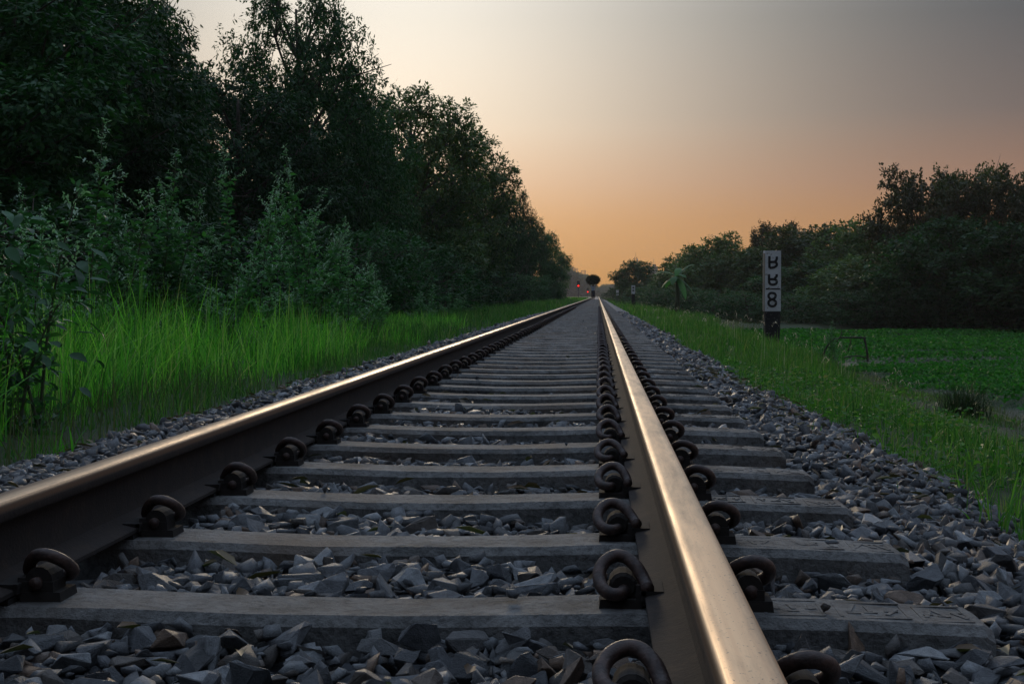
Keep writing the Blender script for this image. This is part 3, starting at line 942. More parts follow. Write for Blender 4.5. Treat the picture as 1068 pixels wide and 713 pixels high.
# pale seed heads nodding over the bank grass, and low broad leaves at the ballast edge
def seed_heads():
    rng = np.random.default_rng(81)
    parts = []
    x = np.concatenate([rng.uniform(1.5, 4.0, 46), rng.uniform(1.5, 3.2, 40)]); y = np.concatenate([rng.uniform(14, 34, 46), rng.uniform(34, 60, 40)])
    z = ground_z(x, y) + rng.uniform(0.28, 0.55, len(x))
    for k in range(len(x)):
        n = 9
        t = np.linspace(0, 1, n)
        a = rng.uniform(0, 6.28)
        L = rng.uniform(0.05, 0.10)
        pos = np.stack([x[k] + np.cos(a) * t * L, y[k] + np.sin(a) * t * L, z[k] + 0.05 * np.sin(t * 3) - 0.03 * t], 1)
        parts.append(blades(pos, np.full(n, 0.022), np.full(n, 0.010), rng.uniform(0.2, 1.0, n), rng, 2))
        st = np.array([[x[k], y[k], ground_z(x[k], y[k])]])
        parts.append(blades(st, np.array([z[k] - st[0, 2] + 0.02]), np.array([0.004]), np.array([0.03]), rng, 2))
    V, F = join(parts)
    tag(link('seed_heads', make_mesh('seed_heads', V, F, M_SEED)), 'pale nodding seed heads over the bank grass', 'grass', None, 'stuff')
seed_heads()

def leaf_faces(n):
    """leaf of 6 points folded along its midrib"""
    off = (np.arange(n) * 6)[:, None]
    return [np.concatenate([np.array([[0, 1, 2, 3]]) + off, np.array([[0, 3, 4, 5]]) + off])]
def leaves(pos, dirn, L, W, rng, fold=0.25, up=None):
    """pos base (n,3), dirn unit (n,3), L and W (n,)"""
    n = len(pos)
    if up is None: up = np.tile([0, 0, 1.0], (n, 1)) + rng.normal(0, 0.35, (n, 3))
    s = np.cross(dirn, up); s /= np.linalg.norm(s, axis=1, keepdims=True) + 1e-9
    nn = np.cross(s, dirn)
    L = L[:, None]; W = W[:, None]
    P6 = [pos, pos + dirn * L * 0.3 + s * W * 0.5 + nn * W * fold, pos + dirn * L * 0.66 + s * W * 0.36 + nn * W * fold, pos + dirn * L - nn * L * 0.10,
          pos + dirn * L * 0.66 - s * W * 0.36 + nn * W * fold, pos + dirn * L * 0.3 - s * W * 0.5 + nn * W * fold]
    return np.stack(P6, 1).reshape(-1, 3), leaf_faces(n)

def low_leaves():
    rng = np.random.default_rng(83)
    x, y = field(1.1, 2.6, 5, 16, 330, rng)
    k = (x > toe_right(y) - 0.05) & (value_noise(x, y, 0.8, 84) > 0.45) & (x < 0.31 * y + 0.8)
    x, y = x[k], y[k]; n = len(x)
    z = np.maximum(ground_z(x, y), ballast_z(np.clip(x, -2.7, 1.79), y) - 0.04) + rng.uniform(0.02, 0.14, n)
    a = rng.uniform(0, 6.28, n)
    d = np.stack([np.cos(a), np.sin(a), rng.uniform(-0.1, 0.6, n)], 1); d /= np.linalg.norm(d, axis=1, keepdims=True)
    V, F = leaves(np.stack([x, y, z], 1), d, rng.uniform(0.02, 0.05, n), rng.uniform(0.014, 0.03, n), rng)
    tag(link('ground_cover', make_mesh('ground_cover', V, F, M_GRASS)), 'low broad-leaved ground cover at the right edge of the ballast', 'ground cover', None, 'stuff')
low_leaves()

def litter():
    rng = np.random.default_rng(85)
    x, y = field(-2.2, 1.3, 1.4, 12, 26, rng)
    k = ~in_sleeper(x, y, 0.02, 0.02) & (np.abs(x - RAIL_R) > 0.1) & (np.abs(x - RAIL_L) > 0.1)
    x, y = x[k], y[k]; n = len(x)
    a = rng.uniform(0, 6.28, n)
    d = np.stack([np.cos(a), np.sin(a), rng.normal(0, 0.2, n)], 1); d /= np.linalg.norm(d, axis=1, keepdims=True)
    V, F = leaves(np.stack([x, y, ballast_z(x, y) + rng.uniform(0.012, 0.026, n)], 1), d, rng.uniform(0.03, 0.09, n), rng.uniform(0.006, 0.024, n), rng)
    tag(link('litter', make_mesh('litter', V, F, M_LITTER)), 'dry leaves and straw lying between the ballast stones', 'litter', None, 'stuff')
litter()

# ------------------------------------------------------------------ trees
def tree_variant(seed, H, RX, nclump, nleaf, leafL, leafW, mat, base=0.12, droop=0.5, airy=0.0, shape='column'):
    """unit geometry around the origin: trunk with limbs, and a crown of leaves in clumps"""
    rng = np.random.default_rng(seed)
    mb = MB()
    lean = rng.normal(0, 0.25, 2)
    tp = [(0, 0, -0.4), (lean[0] * 0.2, lean[1] * 0.2, H * 0.3), (lean[0] * 0.6, lean[1] * 0.6, H * 0.6), (lean[0], lean[1], H * 0.93)]
    tpath = smooth_path(tp, 4)
    r0 = 0.028 * H
    mb.tube(tpath, [r0 * (1 - 0.85 * i / (len(tpath) - 1)) for i in range(len(tpath))], 7)
    C, Rr = [], []
    for k in range(nclump):
        t = base + (1 - base) * (k + rng.random()) / nclump
        if shape == 'column': prof = 0.78 + 0.30 * math.sin(t * 3.0) - 0.42 * (max(0, t - 0.72) / 0.28) ** 2
        elif shape == 'umbrella': prof = 0.35 + 0.75 * min(1, t / 0.6) - 0.35 * max(0, t - 0.85) / 0.15
        else: prof = math.sqrt(max(0.05, 1 - (2 * t - 1.0) ** 2)) + 0.1
        a = k * 2.4 + rng.uniform(-0.6, 0.6)
        rr = RX * prof * (0.35 + 0.65 * math.sqrt(rng.random()))
        c = np.array([math.cos(a) * rr + lean[0] * t, math.sin(a) * rr + lean[1] * t, H * t])
        cr = RX * rng.uniform(0.24, 0.46) * (1 - 0.25 * max(0, t - 0.7) / 0.3)
        C.append(c); Rr.append(cr)
        j = min(len(tpath) - 1, int(max(0.05, t - 0.16) * len(tpath)))
        st = tpath[j]
        mid = (st + Vector(c)) / 2 + Vector((0, 0, -0.04 * H * rng.random()))
        mb.tube(smooth_path([st, mid, Vector(c)], 3), [r0 * 0.32, r0 * 0.27, r0 * 0.22, r0 * 0.18, r0 * 0.13, r0 * 0.09, r0 * 0.04], 5, False)
        for _ in range(3):
            e = Vector(c) + Vector(rng.normal(0, 1, 3)) * cr * 0.6
            mb.tube([mid.lerp(Vector(c), 0.6), e], [r0 * 0.12, r0 * 0.03], 4, False)
    C = np.array(C); Rr = np.array(Rr)
    w = Rr ** 2; w /= w.sum()
    idx = rng.choice(len(C), nleaf, p=w)
    # leaves gather in sprays inside each clump
    nspray = max(1, nleaf // 14)
    sidx = rng.choice(len(C), nspray, p=w)
    sd = rng.normal(size=(nspray, 3)); sd /= np.linalg.norm(sd, axis=1, keepdims=True)
    sr = rng.random(nspray) ** (0.24 + airy * 0.2)
    lump = 0.8 + 0.45 * rng.random(nspray)
    scen = C[sidx] + sd * (Rr[sidx] * sr * lump)[:, None] * np.array([1, 1, 0.82])
    sdir = sd + np.array([0, 0, -droop]) + rng.normal(0, 0.3, (nspray, 3)); sdir /= np.linalg.norm(sdir, axis=1, keepdims=True)
    li = rng.integers(0, nspray, nleaf)
    along = (rng.random(nleaf) - 0.3) * leafL * 2.2
    pos = scen[li] + sdir[li] * along[:, None] + rng.normal(0, leafL * 0.35, (nleaf, 3))
    d = sdir[li] * 0.8 + rng.normal(0, 0.6, (nleaf, 3)) + np.array([0, 0, -droop * 0.5]); d /= np.linalg.norm(d, axis=1, keepdims=True)
    L = leafL * rng.uniform(0.6, 1.3, nleaf); W = leafW * rng.uniform(0.7, 1.3, nleaf)
    up = rng.normal(0, 0.55, (nleaf, 3)) + sd[li] * 0.8 + np.array([0, 0, 0.9])
    s = np.cross(d, up); s /= np.linalg.norm(s, axis=1, keepdims=True) + 1e-9
    P4 = [pos, pos + d * L[:, None] * 0.45 + s * W[:, None] * 0.5, pos + d * L[:, None], pos + d * L[:, None] * 0.45 - s * W[:, None] * 0.5]
    V = np.stack(P4, 1).reshape(-1, 3)
    F = np.arange(nleaf * 4).reshape(-1, 4)
    return mb.mesh('trunk', M_BARK, True), make_mesh('crown', V, F, mat)

def plant_tree(name, var, loc, H, RX, vH, vR, rz, label, group, cat='tree'):
    o = link(name, None, None, loc, rz)
    o.scale = (RX / vR, RX / vR, H / vH)
    link('trunk', var[0], o); link('crown', var[1], o)
    return tag(o, label, cat, group)

# left row: tall narrow-leaved trees, dark against the glow
LH, LR = 10.0, 3.0
VL = [tree_variant(1000 + i, LH, LR, 46, 62000, 0.19, 0.07, M_TREE_A, 0.06, 0.7) for i in range(3)]
VLA = tree_variant(1010, LH, LR, 54, 50000, 0.17, 0.062, M_TREE_A, 0.10, 0.4, airy=1.0)
VLO = [tree_variant(1020 + i, LH, LR, 40, 48000, 0.21, 0.09, M_TREE_B, 0.05, 0.3) for i in range(2)]
# (photo x of crown centre, photo y of crown top, distance, crown radius, variant, label)
left_row = [
    (-95, -60, 21, 2.6, VL[0], 'dark tree at the left edge of the picture behind the big leafy weed'),
    (8, -70, 25, 2.3, VL[1], 'dark drooping tree, second in the near row from the left edge of the picture'),
    (88, -50, 30, 2.1, VL[2], 'dark tree behind the tall forked weed, third in the near row'),
    (132, -16, 37, 1.9, VL[0], 'dark tree just left of the small notch of sky at the top'),
    (320, -24, 48, 2.4, VLA, 'tall airy tree right of the notch of sky, twigs showing against the glow'),
    (250, 75, 43, 2.6, VL[1], 'lower dense dark tree in front of the airy tall tree'),
    (352, 62, 55, 2.3, VL[2], 'dense dark tree forming the straight edge before the row steps back'),
    (425, 96, 66, 2.7, VLO[0], 'olive rounded tree first beyond the step in the row'),
    (472, 132, 80, 2.8, VLO[1], 'olive tree with uneven top, second beyond the step in the row'),
    (503, 176, 98, 2.2, VL[1], 'dark tree midway down the receding row'),
    (537, 196, 122, 1.4, VLA, 'small feathery treetop rising above the receding row'),
    (546, 224, 142, 2.6, VL[2], 'dark tree under the feathery treetop in the receding row'),
    (564, 240, 165, 2.5, VL[0], 'dark tree second from the far end of the row'),
    (576, 258, 180, 1.7, VLO[0], 'last tree at the far end of the row, by the distant buildings'),
]
for i, (px, py, Y, rad, var, lab) in enumerate(left_row):
    t = P(px, py, Y)
    gz = float(ground_z(t.x, Y))
    plant_tree('tree', var, (t.x, Y, gz), t.z - gz - 0.3, rad, LH, LR, 1.7 * i, lab, 'row of trees beside the weeds')
for i, (px, py, Y, rad) in enumerate([(60, 60, 34, 3.4), (185, 130, 45, 2.6), (290, 150, 58, 3.0), (385, 170, 75, 3.2), (440, 180, 92, 3.0), (490, 225, 115, 2.4), (535, 256, 150, 2.2), (120, 95, 40, 3.0)]):
    t = P(px, py, Y)
    x = t.x - 2.5; gz = float(ground_z(x, Y))
    plant_tree('tree', VL[i % 3], (x, Y, gz), t.z - gz, rad, LH, LR, 2.1 * i + 0.5, 'dark tree standing behind the front row, seen only through its gaps', 'trees behind the front row')

# undergrowth shrubs along the foot of the row
VS = [tree_variant(1100 + i, 3.0, 1.4, 34, 11000, 0.11, 0.045, M_TREE_A, 0.02, 0.3, shape='round') for i in range(2)]
sh_lab = ['behind the big weed at the left edge', 'behind the forked weed', 'under the low dark tree', 'under the airy tall tree', 'at the step in the tree row', 'under the first olive tree', 'under the second olive tree', 'midway along the receding row', 'near the far end of the row', 'at the far end of the row']
for i, (px, py, Y, rad) in enumerate([(10, 215, 16, 1.5), (110, 230, 20, 1.5), (205, 240, 25, 1.6), (290, 235, 31, 1.7), (365, 240, 38, 1.7), (425, 255, 48, 1.8), (468, 268, 62, 1.9), (510, 280, 82, 2.0), (545, 288, 115, 1.8), (572, 292, 172, 1.8)]):
    t = P(px, py, Y); gz = float(ground_z(t.x, Y))
    plant_tree('shrub', VS[i % 2], (t.x, Y, gz), t.z - gz, rad, 3.0, 1.4, i * 1.3, 'dark low shrub ' + sh_lab[i], 'shrubs along the foot of the row', 'shrub')

# right side: wood beyond the pond
RH, RR = 8.0, 3.2
VR_ = [tree_variant(1200 + i, RH, RR, 40, 38000, 0.25, 0.15, M_TREE_B, 0.03, 0.2, shape='round') for i in range(2)]
VRD = [tree_variant(1210, RH, RR, 40, 38000, 0.25, 0.15, M_TREE_A, 0.03, 0.2, shape='round')] * 2
VRA = [tree_variant(1220 + i, RH, RR, 26, 22000, 0.22, 0.12, M_TREE_C, 0.42, 0.2, airy=1.0, shape='umbrella') for i in range(2)]
VRU = tree_variant(1230, RH, RR, 40, 34000, 0.22, 0.13, M_TREE_B, 0.30, 0.1, shape='umbrella')
right_wood = [
    (960, 184, 88, 2.6, VRA[0], 'tall airy tree with a round brown-lit crown above the dark wood'),
    (1022, 178, 86, 2.9, VRA[1], 'tall airy tree with spreading top, right of the round-crowned one'),
    (1075, 182, 84, 2.8, VRA[0], 'tall airy tree cut off by the right edge of the picture'),
    (1050, 240, 79, 3.4, VRD[0], 'dark dense tree at the right edge over the pond'),
    (985, 232, 82, 3.2, VRD[1], 'dark dense tree below the round airy crown'),
    (925, 236, 100, 3.6, VRU, 'broad flat-topped tree left of the airy tall trees'),
    (872, 238, 112, 4.2, VRU, 'broad flat-topped tree in the middle of the wood, right of the marker post'),
    (836, 248, 118, 3.2, VR_[0], 'olive tree just right of the marker post'),
    (812, 234, 128, 2.4, VRA[1], 'thin open tree rising behind the top of the marker post'),
    (783, 262, 120, 3.0, VR_[1], 'olive rounded tree just left of the marker post'),
    (745, 250, 126, 3.2, VR_[0], 'taller olive tree with uneven top, left of the marker post'),
    (718, 268, 140, 3.0, VR_[1], 'olive tree behind the bright banana plant'),
    (708, 278, 165, 2.0, VR_[0], 'small olive tree at the far end of the wood, left of the banana plant'),
    (661, 274, 200, 2.7, VRD[0], 'dark bushy tree standing alone beside the track under the lattice mast'),
    (905, 268, 92, 3.2, VR_[1], 'olive bushy tree in the lower rank over the pond bank'),
    (953, 262, 86, 3.2, VR_[0], 'pale-lit bushy tree in the lower rank below the airy trees'),
    (860, 275, 98, 3.2, VRD[1], 'dark bushy tree in the lower rank right of the marker post'),
    (822, 280, 100, 2.8, VRD[0], 'dark bushy tree close behind the marker post'),
]
for i, (px, py, Y, rad, var, lab) in enumerate(right_wood):
    t = P(px, py, Y); gz = float(ground_z(t.x, Y)) - 0.1
    plant_tree('tree', var, (t.x, Y, gz), t.z - gz - 0.2, rad, RH, RR, 1.9 * i, lab, 'wood beyond the pond')
b_lab = ['at the right edge of the picture, at the waterside', 'at the waterside below the dark dense tree', 'at the waterside below the pale-lit tree', 'at the waterside below the flat-topped tree', 'at the waterside right of the marker post', 'behind the foot of the marker post', 'left of the foot of the marker post', 'right of the banana plant', 'under the banana plant', 'beside the small white post', 'under the lone dark tree', 'beyond the small white posts']
for i, (px, py, Y, rad) in enumerate([(1050, 298, 78, 2.3), (1000, 300, 79, 2.2), (955, 302, 80, 2.2), (915, 305, 81, 2.2), (870, 305, 83, 2.2), (830, 308, 86, 2.0), (782, 306, 88, 2.0), (742, 303, 92, 2.2), (712, 301, 98, 2.2), (684, 300, 115, 2.2), (668, 299, 150, 2.4), (640, 304, 200, 1.6)]):
    t = P(px, py, Y); gz = float(ground_z(t.x, Y)) - 0.1
    plant_tree('shrub', VS[i % 2], (t.x, Y, gz), t.z - gz, rad, 3.0, 1.4, i * 1.1, 'dark green shrub ' + b_lab[i], 'shrubs along the foot of the wood', 'shrub')

# far hazy trees at the end of the track
far_lab = ['first in the grey mass left of the walking person', 'second in the grey mass left of the walking person', 'third in the grey mass left of the walking person', 'fourth in the grey mass left of the walking person', 'just right of the walking person, blue with haze', 'second right of the walking person, blue with haze', 'third right of the walking person, blue with haze', 'beside the lattice mast, blue with haze']
for i, (px, py, Y, rad) in enumerate([(588, 281, 900, 11), (596, 284, 920, 10), (604, 289, 940, 9), (612, 297, 980, 9), (632, 299, 1100, 8), (637, 297, 1100, 9), (643, 300, 1120, 10), (680, 293, 900, 9)]):
    t = P(px, py, Y); gz = -0.6
    plant_tree('tree', VR_[i % 2], (t.x, Y, gz), t.z - gz, rad, RH, RR, i * 1.7, 'far tree ' + far_lab[i], 'far trees in the haze')

# ------------------------------------------------------------------ weeds beside the grass
def weed_variant(seed, H, nstem, leafL, spread=0.5, tipL=0.5, skip_big=False):
    rng = np.random.default_rng(seed)
    mb = MB()
    LP, LD, LL = [], [], []
    TP, TD, TL = [], [], []
    for s in range(nstem):
        a = rng.uniform(0, 6.28); h = H * (1.0 if s == 0 else rng.uniform(0.75, 0.92) if s < 3 else rng.uniform(0.30, 0.66)); sp = spread * rng.uniform(0.3, 1.0) * h * (0.38 if s < 3 else 0.7)
        b = rng.normal(0, 0.12, 2)
        pts = smooth_path([(b[0], b[1], -0.1), (b[0] + math.cos(a) * sp * 0.3, b[1] + math.sin(a) * sp * 0.3, h * 0.4),
                           (b[0] + math.cos(a) * sp * 0.7, b[1] + math.sin(a) * sp * 0.7, h * 0.75), (b[0] + math.cos(a) * sp + rng.normal(0, 0.05), b[1] + math.sin(a) * sp, h)], 8)
        mb.tube(pts, [0.011 * (1 - 0.8 * i / (len(pts) - 1)) for i in range(len(pts))], 5, False)
        pts = np.array([p[:] for p in pts])
        def at(t):
            f = t * (len(pts) - 1); i = min(int(f), len(pts) - 2)
            return pts[i] * (1 - (f - i)) + pts[i + 1] * (f - i)
        nn = int(h / 0.055)
        for k in range(nn):
            t = 0.08 + 0.92 * k / nn
            q = at(t); ang = k * 1.57 + rng.normal(0, 0.3)
            top = max(0, (t - (1 - tipL)) / tipL)
            for sgn in (0, math.pi):
                d = np.array([math.cos(ang + sgn), math.sin(ang + sgn), rng.uniform(-0.25, 0.45)])
                if top < 0.35 or rng.random() < 0.2:
                    LP.append(q); LD.append(d); LL.append(leafL * rng.uniform(0.6, 1.2) * (1 - 0.4 * top))
                # side twigs
                if rng.random() < (0.26 if top == 0 else 0.62):
                    tl = (0.26 if top == 0 else 0.26 * (1.08 - top)) * rng.uniform(0.3, 1.0) * (2.0 if rng.random() < 0.15 else 1.0)
                    dd = d.copy(); dd[2] = rng.uniform(0.5, 1.1); dd /= np.linalg.norm(dd)
                    e = q + dd * tl
                    mb.tube([q, e], [0.004, 0.0015], 3, False)
                    m = int(tl / 0.022)
                    for j in range(m):
                        f = (j + 1) / m
                        g = q + dd * tl * f
                        d2 = rng.normal(0, 0.8, 3) + dd * 0.7
                        if top > 0.1 and f > 0.3:
                            TP.append(g); TD.append(d2); TL.append(rng.uniform(0.018, 0.048))
                            TP.append(g); TD.append(-d2 + dd); TL.append(rng.uniform(0.018, 0.044))
                        else:
                            LP.append(g); LD.append(d2); LL.append(leafL * rng.uniform(0.35, 0.8))
    def mk(Pp, Dd, Ll, ratio):
        Pp, Dd, Ll = np.array(Pp), np.array(Dd), np.array(Ll)
        Dd = Dd / (np.linalg.norm(Dd, axis=1, keepdims=True) + 1e-9)
        return leaves(Pp, Dd, Ll, Ll * ratio, rng)
    V, F = mk(LP, LD, LL, 0.55)
    V2, F2 = mk(TP, TD, TL, 0.45)
    return mb.mesh('stem', M_STEM, True), make_mesh('foliage', V, F, M_WEED), make_mesh('blossom', V2, F2, M_WEED_TIP)

WV = [weed_variant(1300 + i, 2.5, 8 + i % 3, 0.12, 0.75, 0.42) for i in range(4)]
weeds = [  # tip px, py, distance, variant, label
    (92, 128, 13.0, 0, 'tall forked weed reaching highest beside the left edge, pale tips'),
    (40, 190, 11.0, 1, 'leafy weed between the big left-edge weed and the tall forked one'),
    (155, 152, 16.5, 2, 'slender weed with one tall pale spike right of the forked weed'),
    (130, 232, 14.0, 3, 'short leafy weed below the slender spike'),
    (205, 218, 18.0, 1, 'bushy weed with small leaves left of the two tall spires'),
    (262, 148, 20.0, 0, 'tall spire-topped weed, left one of the pair in the middle of the thicket'),
    (328, 152, 21.0, 2, 'tallest leaning weed with long pale spike, right one of the pair'),
    (298, 222, 18.5, 3, 'rounded leafy weed with bright leaves between the two spires'),
    (352, 228, 23.0, 1, 'weed right of the leaning spike, grey-green tips'),
    (392, 262, 26.0, 3, 'low weed at the end of the thicket towards the step in the trees'),
    (240, 268, 16.0, 2, 'short weed standing in the tall grass below the left spire'),
    (372, 290, 21.0, 0, 'short dark weed nearest the ballast at the end of the tall grass'),
    (322, 290, 18.5, 1, 'spreading weed at the right end of the tall grass'),
    (440, 296, 34.0, 3, 'small weed alone in the low grass past the thicket'),
    (470, 300, 42.0, 0, 'farthest small weed in the low grass beside the track'),
    (70, 262, 12.0, 2, 'drooping weed behind the tall grass near the left edge'),
]
for i, (px, py, Y, v, lab) in enumerate(weeds):
    t = P(px, py, Y); gz = float(ground_z(t.x, Y))
    h = t.z - gz
    o = link('weed', None, None, (t.x, Y, gz), i * 2.2)
    k = h / 2.5
    kw = max(0.75, min(1.1, k * 1.15))
    o.scale = (kw, kw, k)
    for nm, me in zip(('stem', 'foliage', 'blossom'), WV[v]):
        q = link(nm, me, o)
        if nm != 'stem': q['kind'] = 'stuff'
    tag(o, lab, 'weed', 'weeds behind the tall grass')

# the big weed at the left edge: its broad leaves are pieces of their own
def big_weed():
    rng = np.random.default_rng(1400)
    t = P(8, 400, 7.6)
    gz = float(ground_z(t.x, 7.6))
    root = link('weed', None, None, (t.x, 7.6, gz))
    tag(root, 'big broad-leaved weed cut off by the left edge of the picture', 'weed', 'weeds behind the tall grass')
    st, fo, sp = weed_variant(1401, 1.55, 8, 0.085, 0.9)
    link('stem', st, root); link('foliage', fo, root)['kind'] = 'stuff'; link('blossom', sp, root)['kind'] = 'stuff'
    one = []
    for q in range(3):
        n = 9
        V, F = [], []
        for j in range(n):
            tt = j / (n - 1)
            w = 0.34 * math.sin(math.pi * min(1, tt * 0.93 + 0.05)) ** 0.75 * (1 - 0.35 * tt)
            z = -0.22 * tt * tt + 0.02 * math.sin(tt * 9 + q)
            V += [(-w, tt, z + 0.12 * w * 2), (0, tt, z), (w, tt, z + 0.12 * w * 2)]
        for j in range(n - 1):
            F += [(3 * j, 3 * j + 1, 3 * j + 4, 3 * j + 3), (3 * j + 1, 3 * j + 2, 3 * j + 5, 3 * j + 4)]
        one.append(make_mesh('leaf', np.array(V), F, M_BROAD, True))
    for k in range(220):
        a = rng.uniform(0, 6.28); r = abs(rng.normal(0, 0.32))
        z = rng.uniform(0.25, 1.15)
        o = link('leaf', one[k % 3], root, (math.cos(a) * r, math.sin(a) * r, z))
        o.rotation_euler = (rng.uniform(-0.7, 0.25), rng.normal(0, 0.35), a - math.pi / 2 + rng.normal(0, 0.5))
        s = rng.uniform(0.065, 0.115)
        o.scale = (s, s, s)
big_weed()

# ------------------------------------------------------------------ single plants
def tuft(name, label, cat, loc, n, h0, h1, w, mat, lean, seed, spread):
    rng = np.random.default_rng(seed)
    pos = np.stack([rng.normal(0, spread, n), rng.normal(0, spread, n), np.full(n, -0.05)], 1)
    V, F = blades(pos, rng.uniform(h0, h1, n), np.full(n, w) * rng.uniform(0.7, 1.3, n), np.abs(rng.normal(lean, 0.25, n)), rng, 4)
    return tag(link(name, make_mesh(name, V, F, mat), None, loc), label, cat)
t = P(1003, 434, 22.5)
tuft('reed_tuft', 'dark bushy tuft of reeds on the slope at the pond edge', 'reeds', (t.x, 22.5, float(ground_z(t.x, 22.5))), 420, 0.35, 0.75, 0.012, M_REED, 0.5, 91, 0.17)
t = P(960, 470, 15.0)
tuft('grass_tuft', 'long arching grass tuft at the lower right, beside the ballast', 'grass', (t.x + 0.5, 13.0, float(ground_z(t.x + 0.5, 13.0))), 260, 0.25, 0.6, 0.009, M_GRASS_TALL, 0.7, 92, 0.3)

def blade_tuft():
    t = P(64, 486, 5.6)
    z = float(ballast_z(np.array([t.x]), np.array([5.6]))[0])
    root = link('grass_tuft', None, None, (t.x, 5.6, z))
    tag(root, 'few bright grass blades growing out of the ballast behind the left rail', 'grass')
    rng = np.random.default_rng(93)
    for k in range(9):
        V, F = blades(np.array([[rng.normal(0, 0.03), rng.normal(0, 0.03), -0.02]]), np.array([rng.uniform(0.08, 0.19)]), np.array([0.011]), np.array([rng.uniform(0.15, 0.7)]), rng, 4)
        link('blade', make_mesh('blade', V, F, M_GRASS_TALL), root)
blade_tuft()

def banana():
    Y = 86.0
    t = P(706, 312, Y)
    gz = float(ground_z(t.x, Y))
    root = link('banana_plant', None, None, (t.x, Y, gz))
    tag(root, 'bright green banana plant standing in front of the wood', 'banana plant')
    top = P(706, 288, Y).z - gz
    MB().tube([(0, 0, -0.2), (0.05, 0, top * 0.5), (0, 0, top)], [0.16, 0.13, 0.08], 8).build('trunk', M_STEM, root, True)
    for k, (a, L, up) in enumerate([(3.0, 1.7, 0.95), (0.35, 1.5, 1.5), (-0.2, 1.5, -0.35), (3.5, 1.2, 0.1), (1.4, 1.5, 1.3), (-1.2, 1.5, -0.3), (4.4, 1.4, 0.4), (2.2, 1.3, 0.2), (5.2, 1.2, 0.8)]):
        d = Vector((math.cos(a), math.sin(a), 0)); s = Vector((-math.sin(a), math.cos(a), 0))
        V, F = [], []
        n = 10
        for j in range(n):
            q = j / (n - 1)
            c = Vector((0, 0, top - 0.05)) + d * (L * q * (0.85 - 0.2 * abs(up) * 0.3)) + Vector((0, 0, L * (up * q * 0.75 - 0.65 * q * q)))
            w = 0.21 * math.sin(math.pi * min(1, 0.06 + q * 0.94)) ** 0.6
            V += [c - s * w - Vector((0, 0, w * 0.25)), c, c + s * w - Vector((0, 0, w * 0.25))]
        for j in range(n - 1):
            F += [(3 * j, 3 * j + 1, 3 * j + 4, 3 * j + 3), (3 * j + 1, 3 * j + 2, 3 * j + 5, 3 * j + 4)]
        link('leaf', make_mesh('leaf', np.array([v[:] for v in V]), F, M_BANANA, True), root)
banana()

def dead_branch():
    Y = 38.0
    a = P(853, 372, Y); b = P(903, 352, Y)
    root = link('dead_branch', None, None, (a.x, Y, a.z - 0.25))
    tag(root, 'bare dark branch bent over the slope at the pond edge', 'branch')
    o = Vector((a.x, Y, a.z - 0.25))
    def L(px, py, dy=0): return P(px, py, Y + dy) - o
    MB().tube(smooth_path([L(856, 380), L(862, 362), L(872, 353), L(888, 352), L(903, 352)], 5), 0.022, 6).build('limb', M_DEADWOOD, root, True)
    MB().tube(smooth_path([L(905, 377), L(904, 364), L(901, 351)], 5), 0.028, 6).build('stake', M_DEADWOOD, root, True)
    MB().tube(smooth_path([L(873, 356), L(878, 346), L(874, 332)], 4), [0.016] * 4 + [0.010] * 5, 5).build('twig', M_DEADWOOD, root, True)
    MB().tube(smooth_path([L(884, 366), L(888, 352), L(884, 344)], 4), [0.014] * 4 + [0.008] * 5, 5).build('twig', M_DEADWOOD, root, True)
    MB().tube(smooth_path([L(880, 373), L(893, 371), L(905, 373)], 4), [0.016] * 9, 5).build('twig', M_DEADWOOD, root, True)
dead_branch()
# small climbing plant grown over the branch
t = P(868, 334, 38.0); gz = float(ground_z(t.x, 38.0))
o = link('weed', None, None, (t.x, 38.0, gz), 1.0, (0.6, 0.6, (t.z - gz) / 2.5))
for nm, me in zip(('stem', 'foliage', 'blossom'), WV[3]):
    q = link(nm, me, o)
    if nm != 'stem': q['kind'] = 'stuff'
tag(o, 'small leafy climber grown over the bare branch at the pond edge', 'weed')

# ------------------------------------------------------------------ marker posts
def painted(name, col, chip):
    m, n, l, p, out = new_mat(name)
    tc = n.new('ShaderNodeTexCoord')
    t1 = noise(n, l, 16, 8, tc.outputs['Object'], 0.75)
    t2 = noise(n, l, 4, 5, tc.outputs['Object'], 0.7)
    r = ramp(n, [(0.585, (0, 0, 0)), (0.64, (1, 1, 1))])
    l.new(t1.outputs[0], r.inputs[0])
    r2 = ramp(n, [(0.3, tuple(c * 0.62 for c in col)), (0.7, col)])
    l.new(t2.outputs[0], r2.inputs[0])
    l.new(mixc(n, l, r.outputs[0], r2.outputs[0], chip), p.inputs['Base Color'])
    p.inputs['Roughness'].default_value = 0.7
    bump(n, l, p, t1.outputs[0], 0.3, 0.004)
    return m
M_WHITE = painted('white_paint', (0.72, 0.73, 0.75), (0.10, 0.055, 0.03))
M_BLACK = painted('black_paint', (0.018, 0.018, 0.020), (0.22, 0.21, 0.2))
M_EDGE = painted('worn_edge_paint', (0.34, 0.29, 0.23), (0.12, 0.06, 0.03))

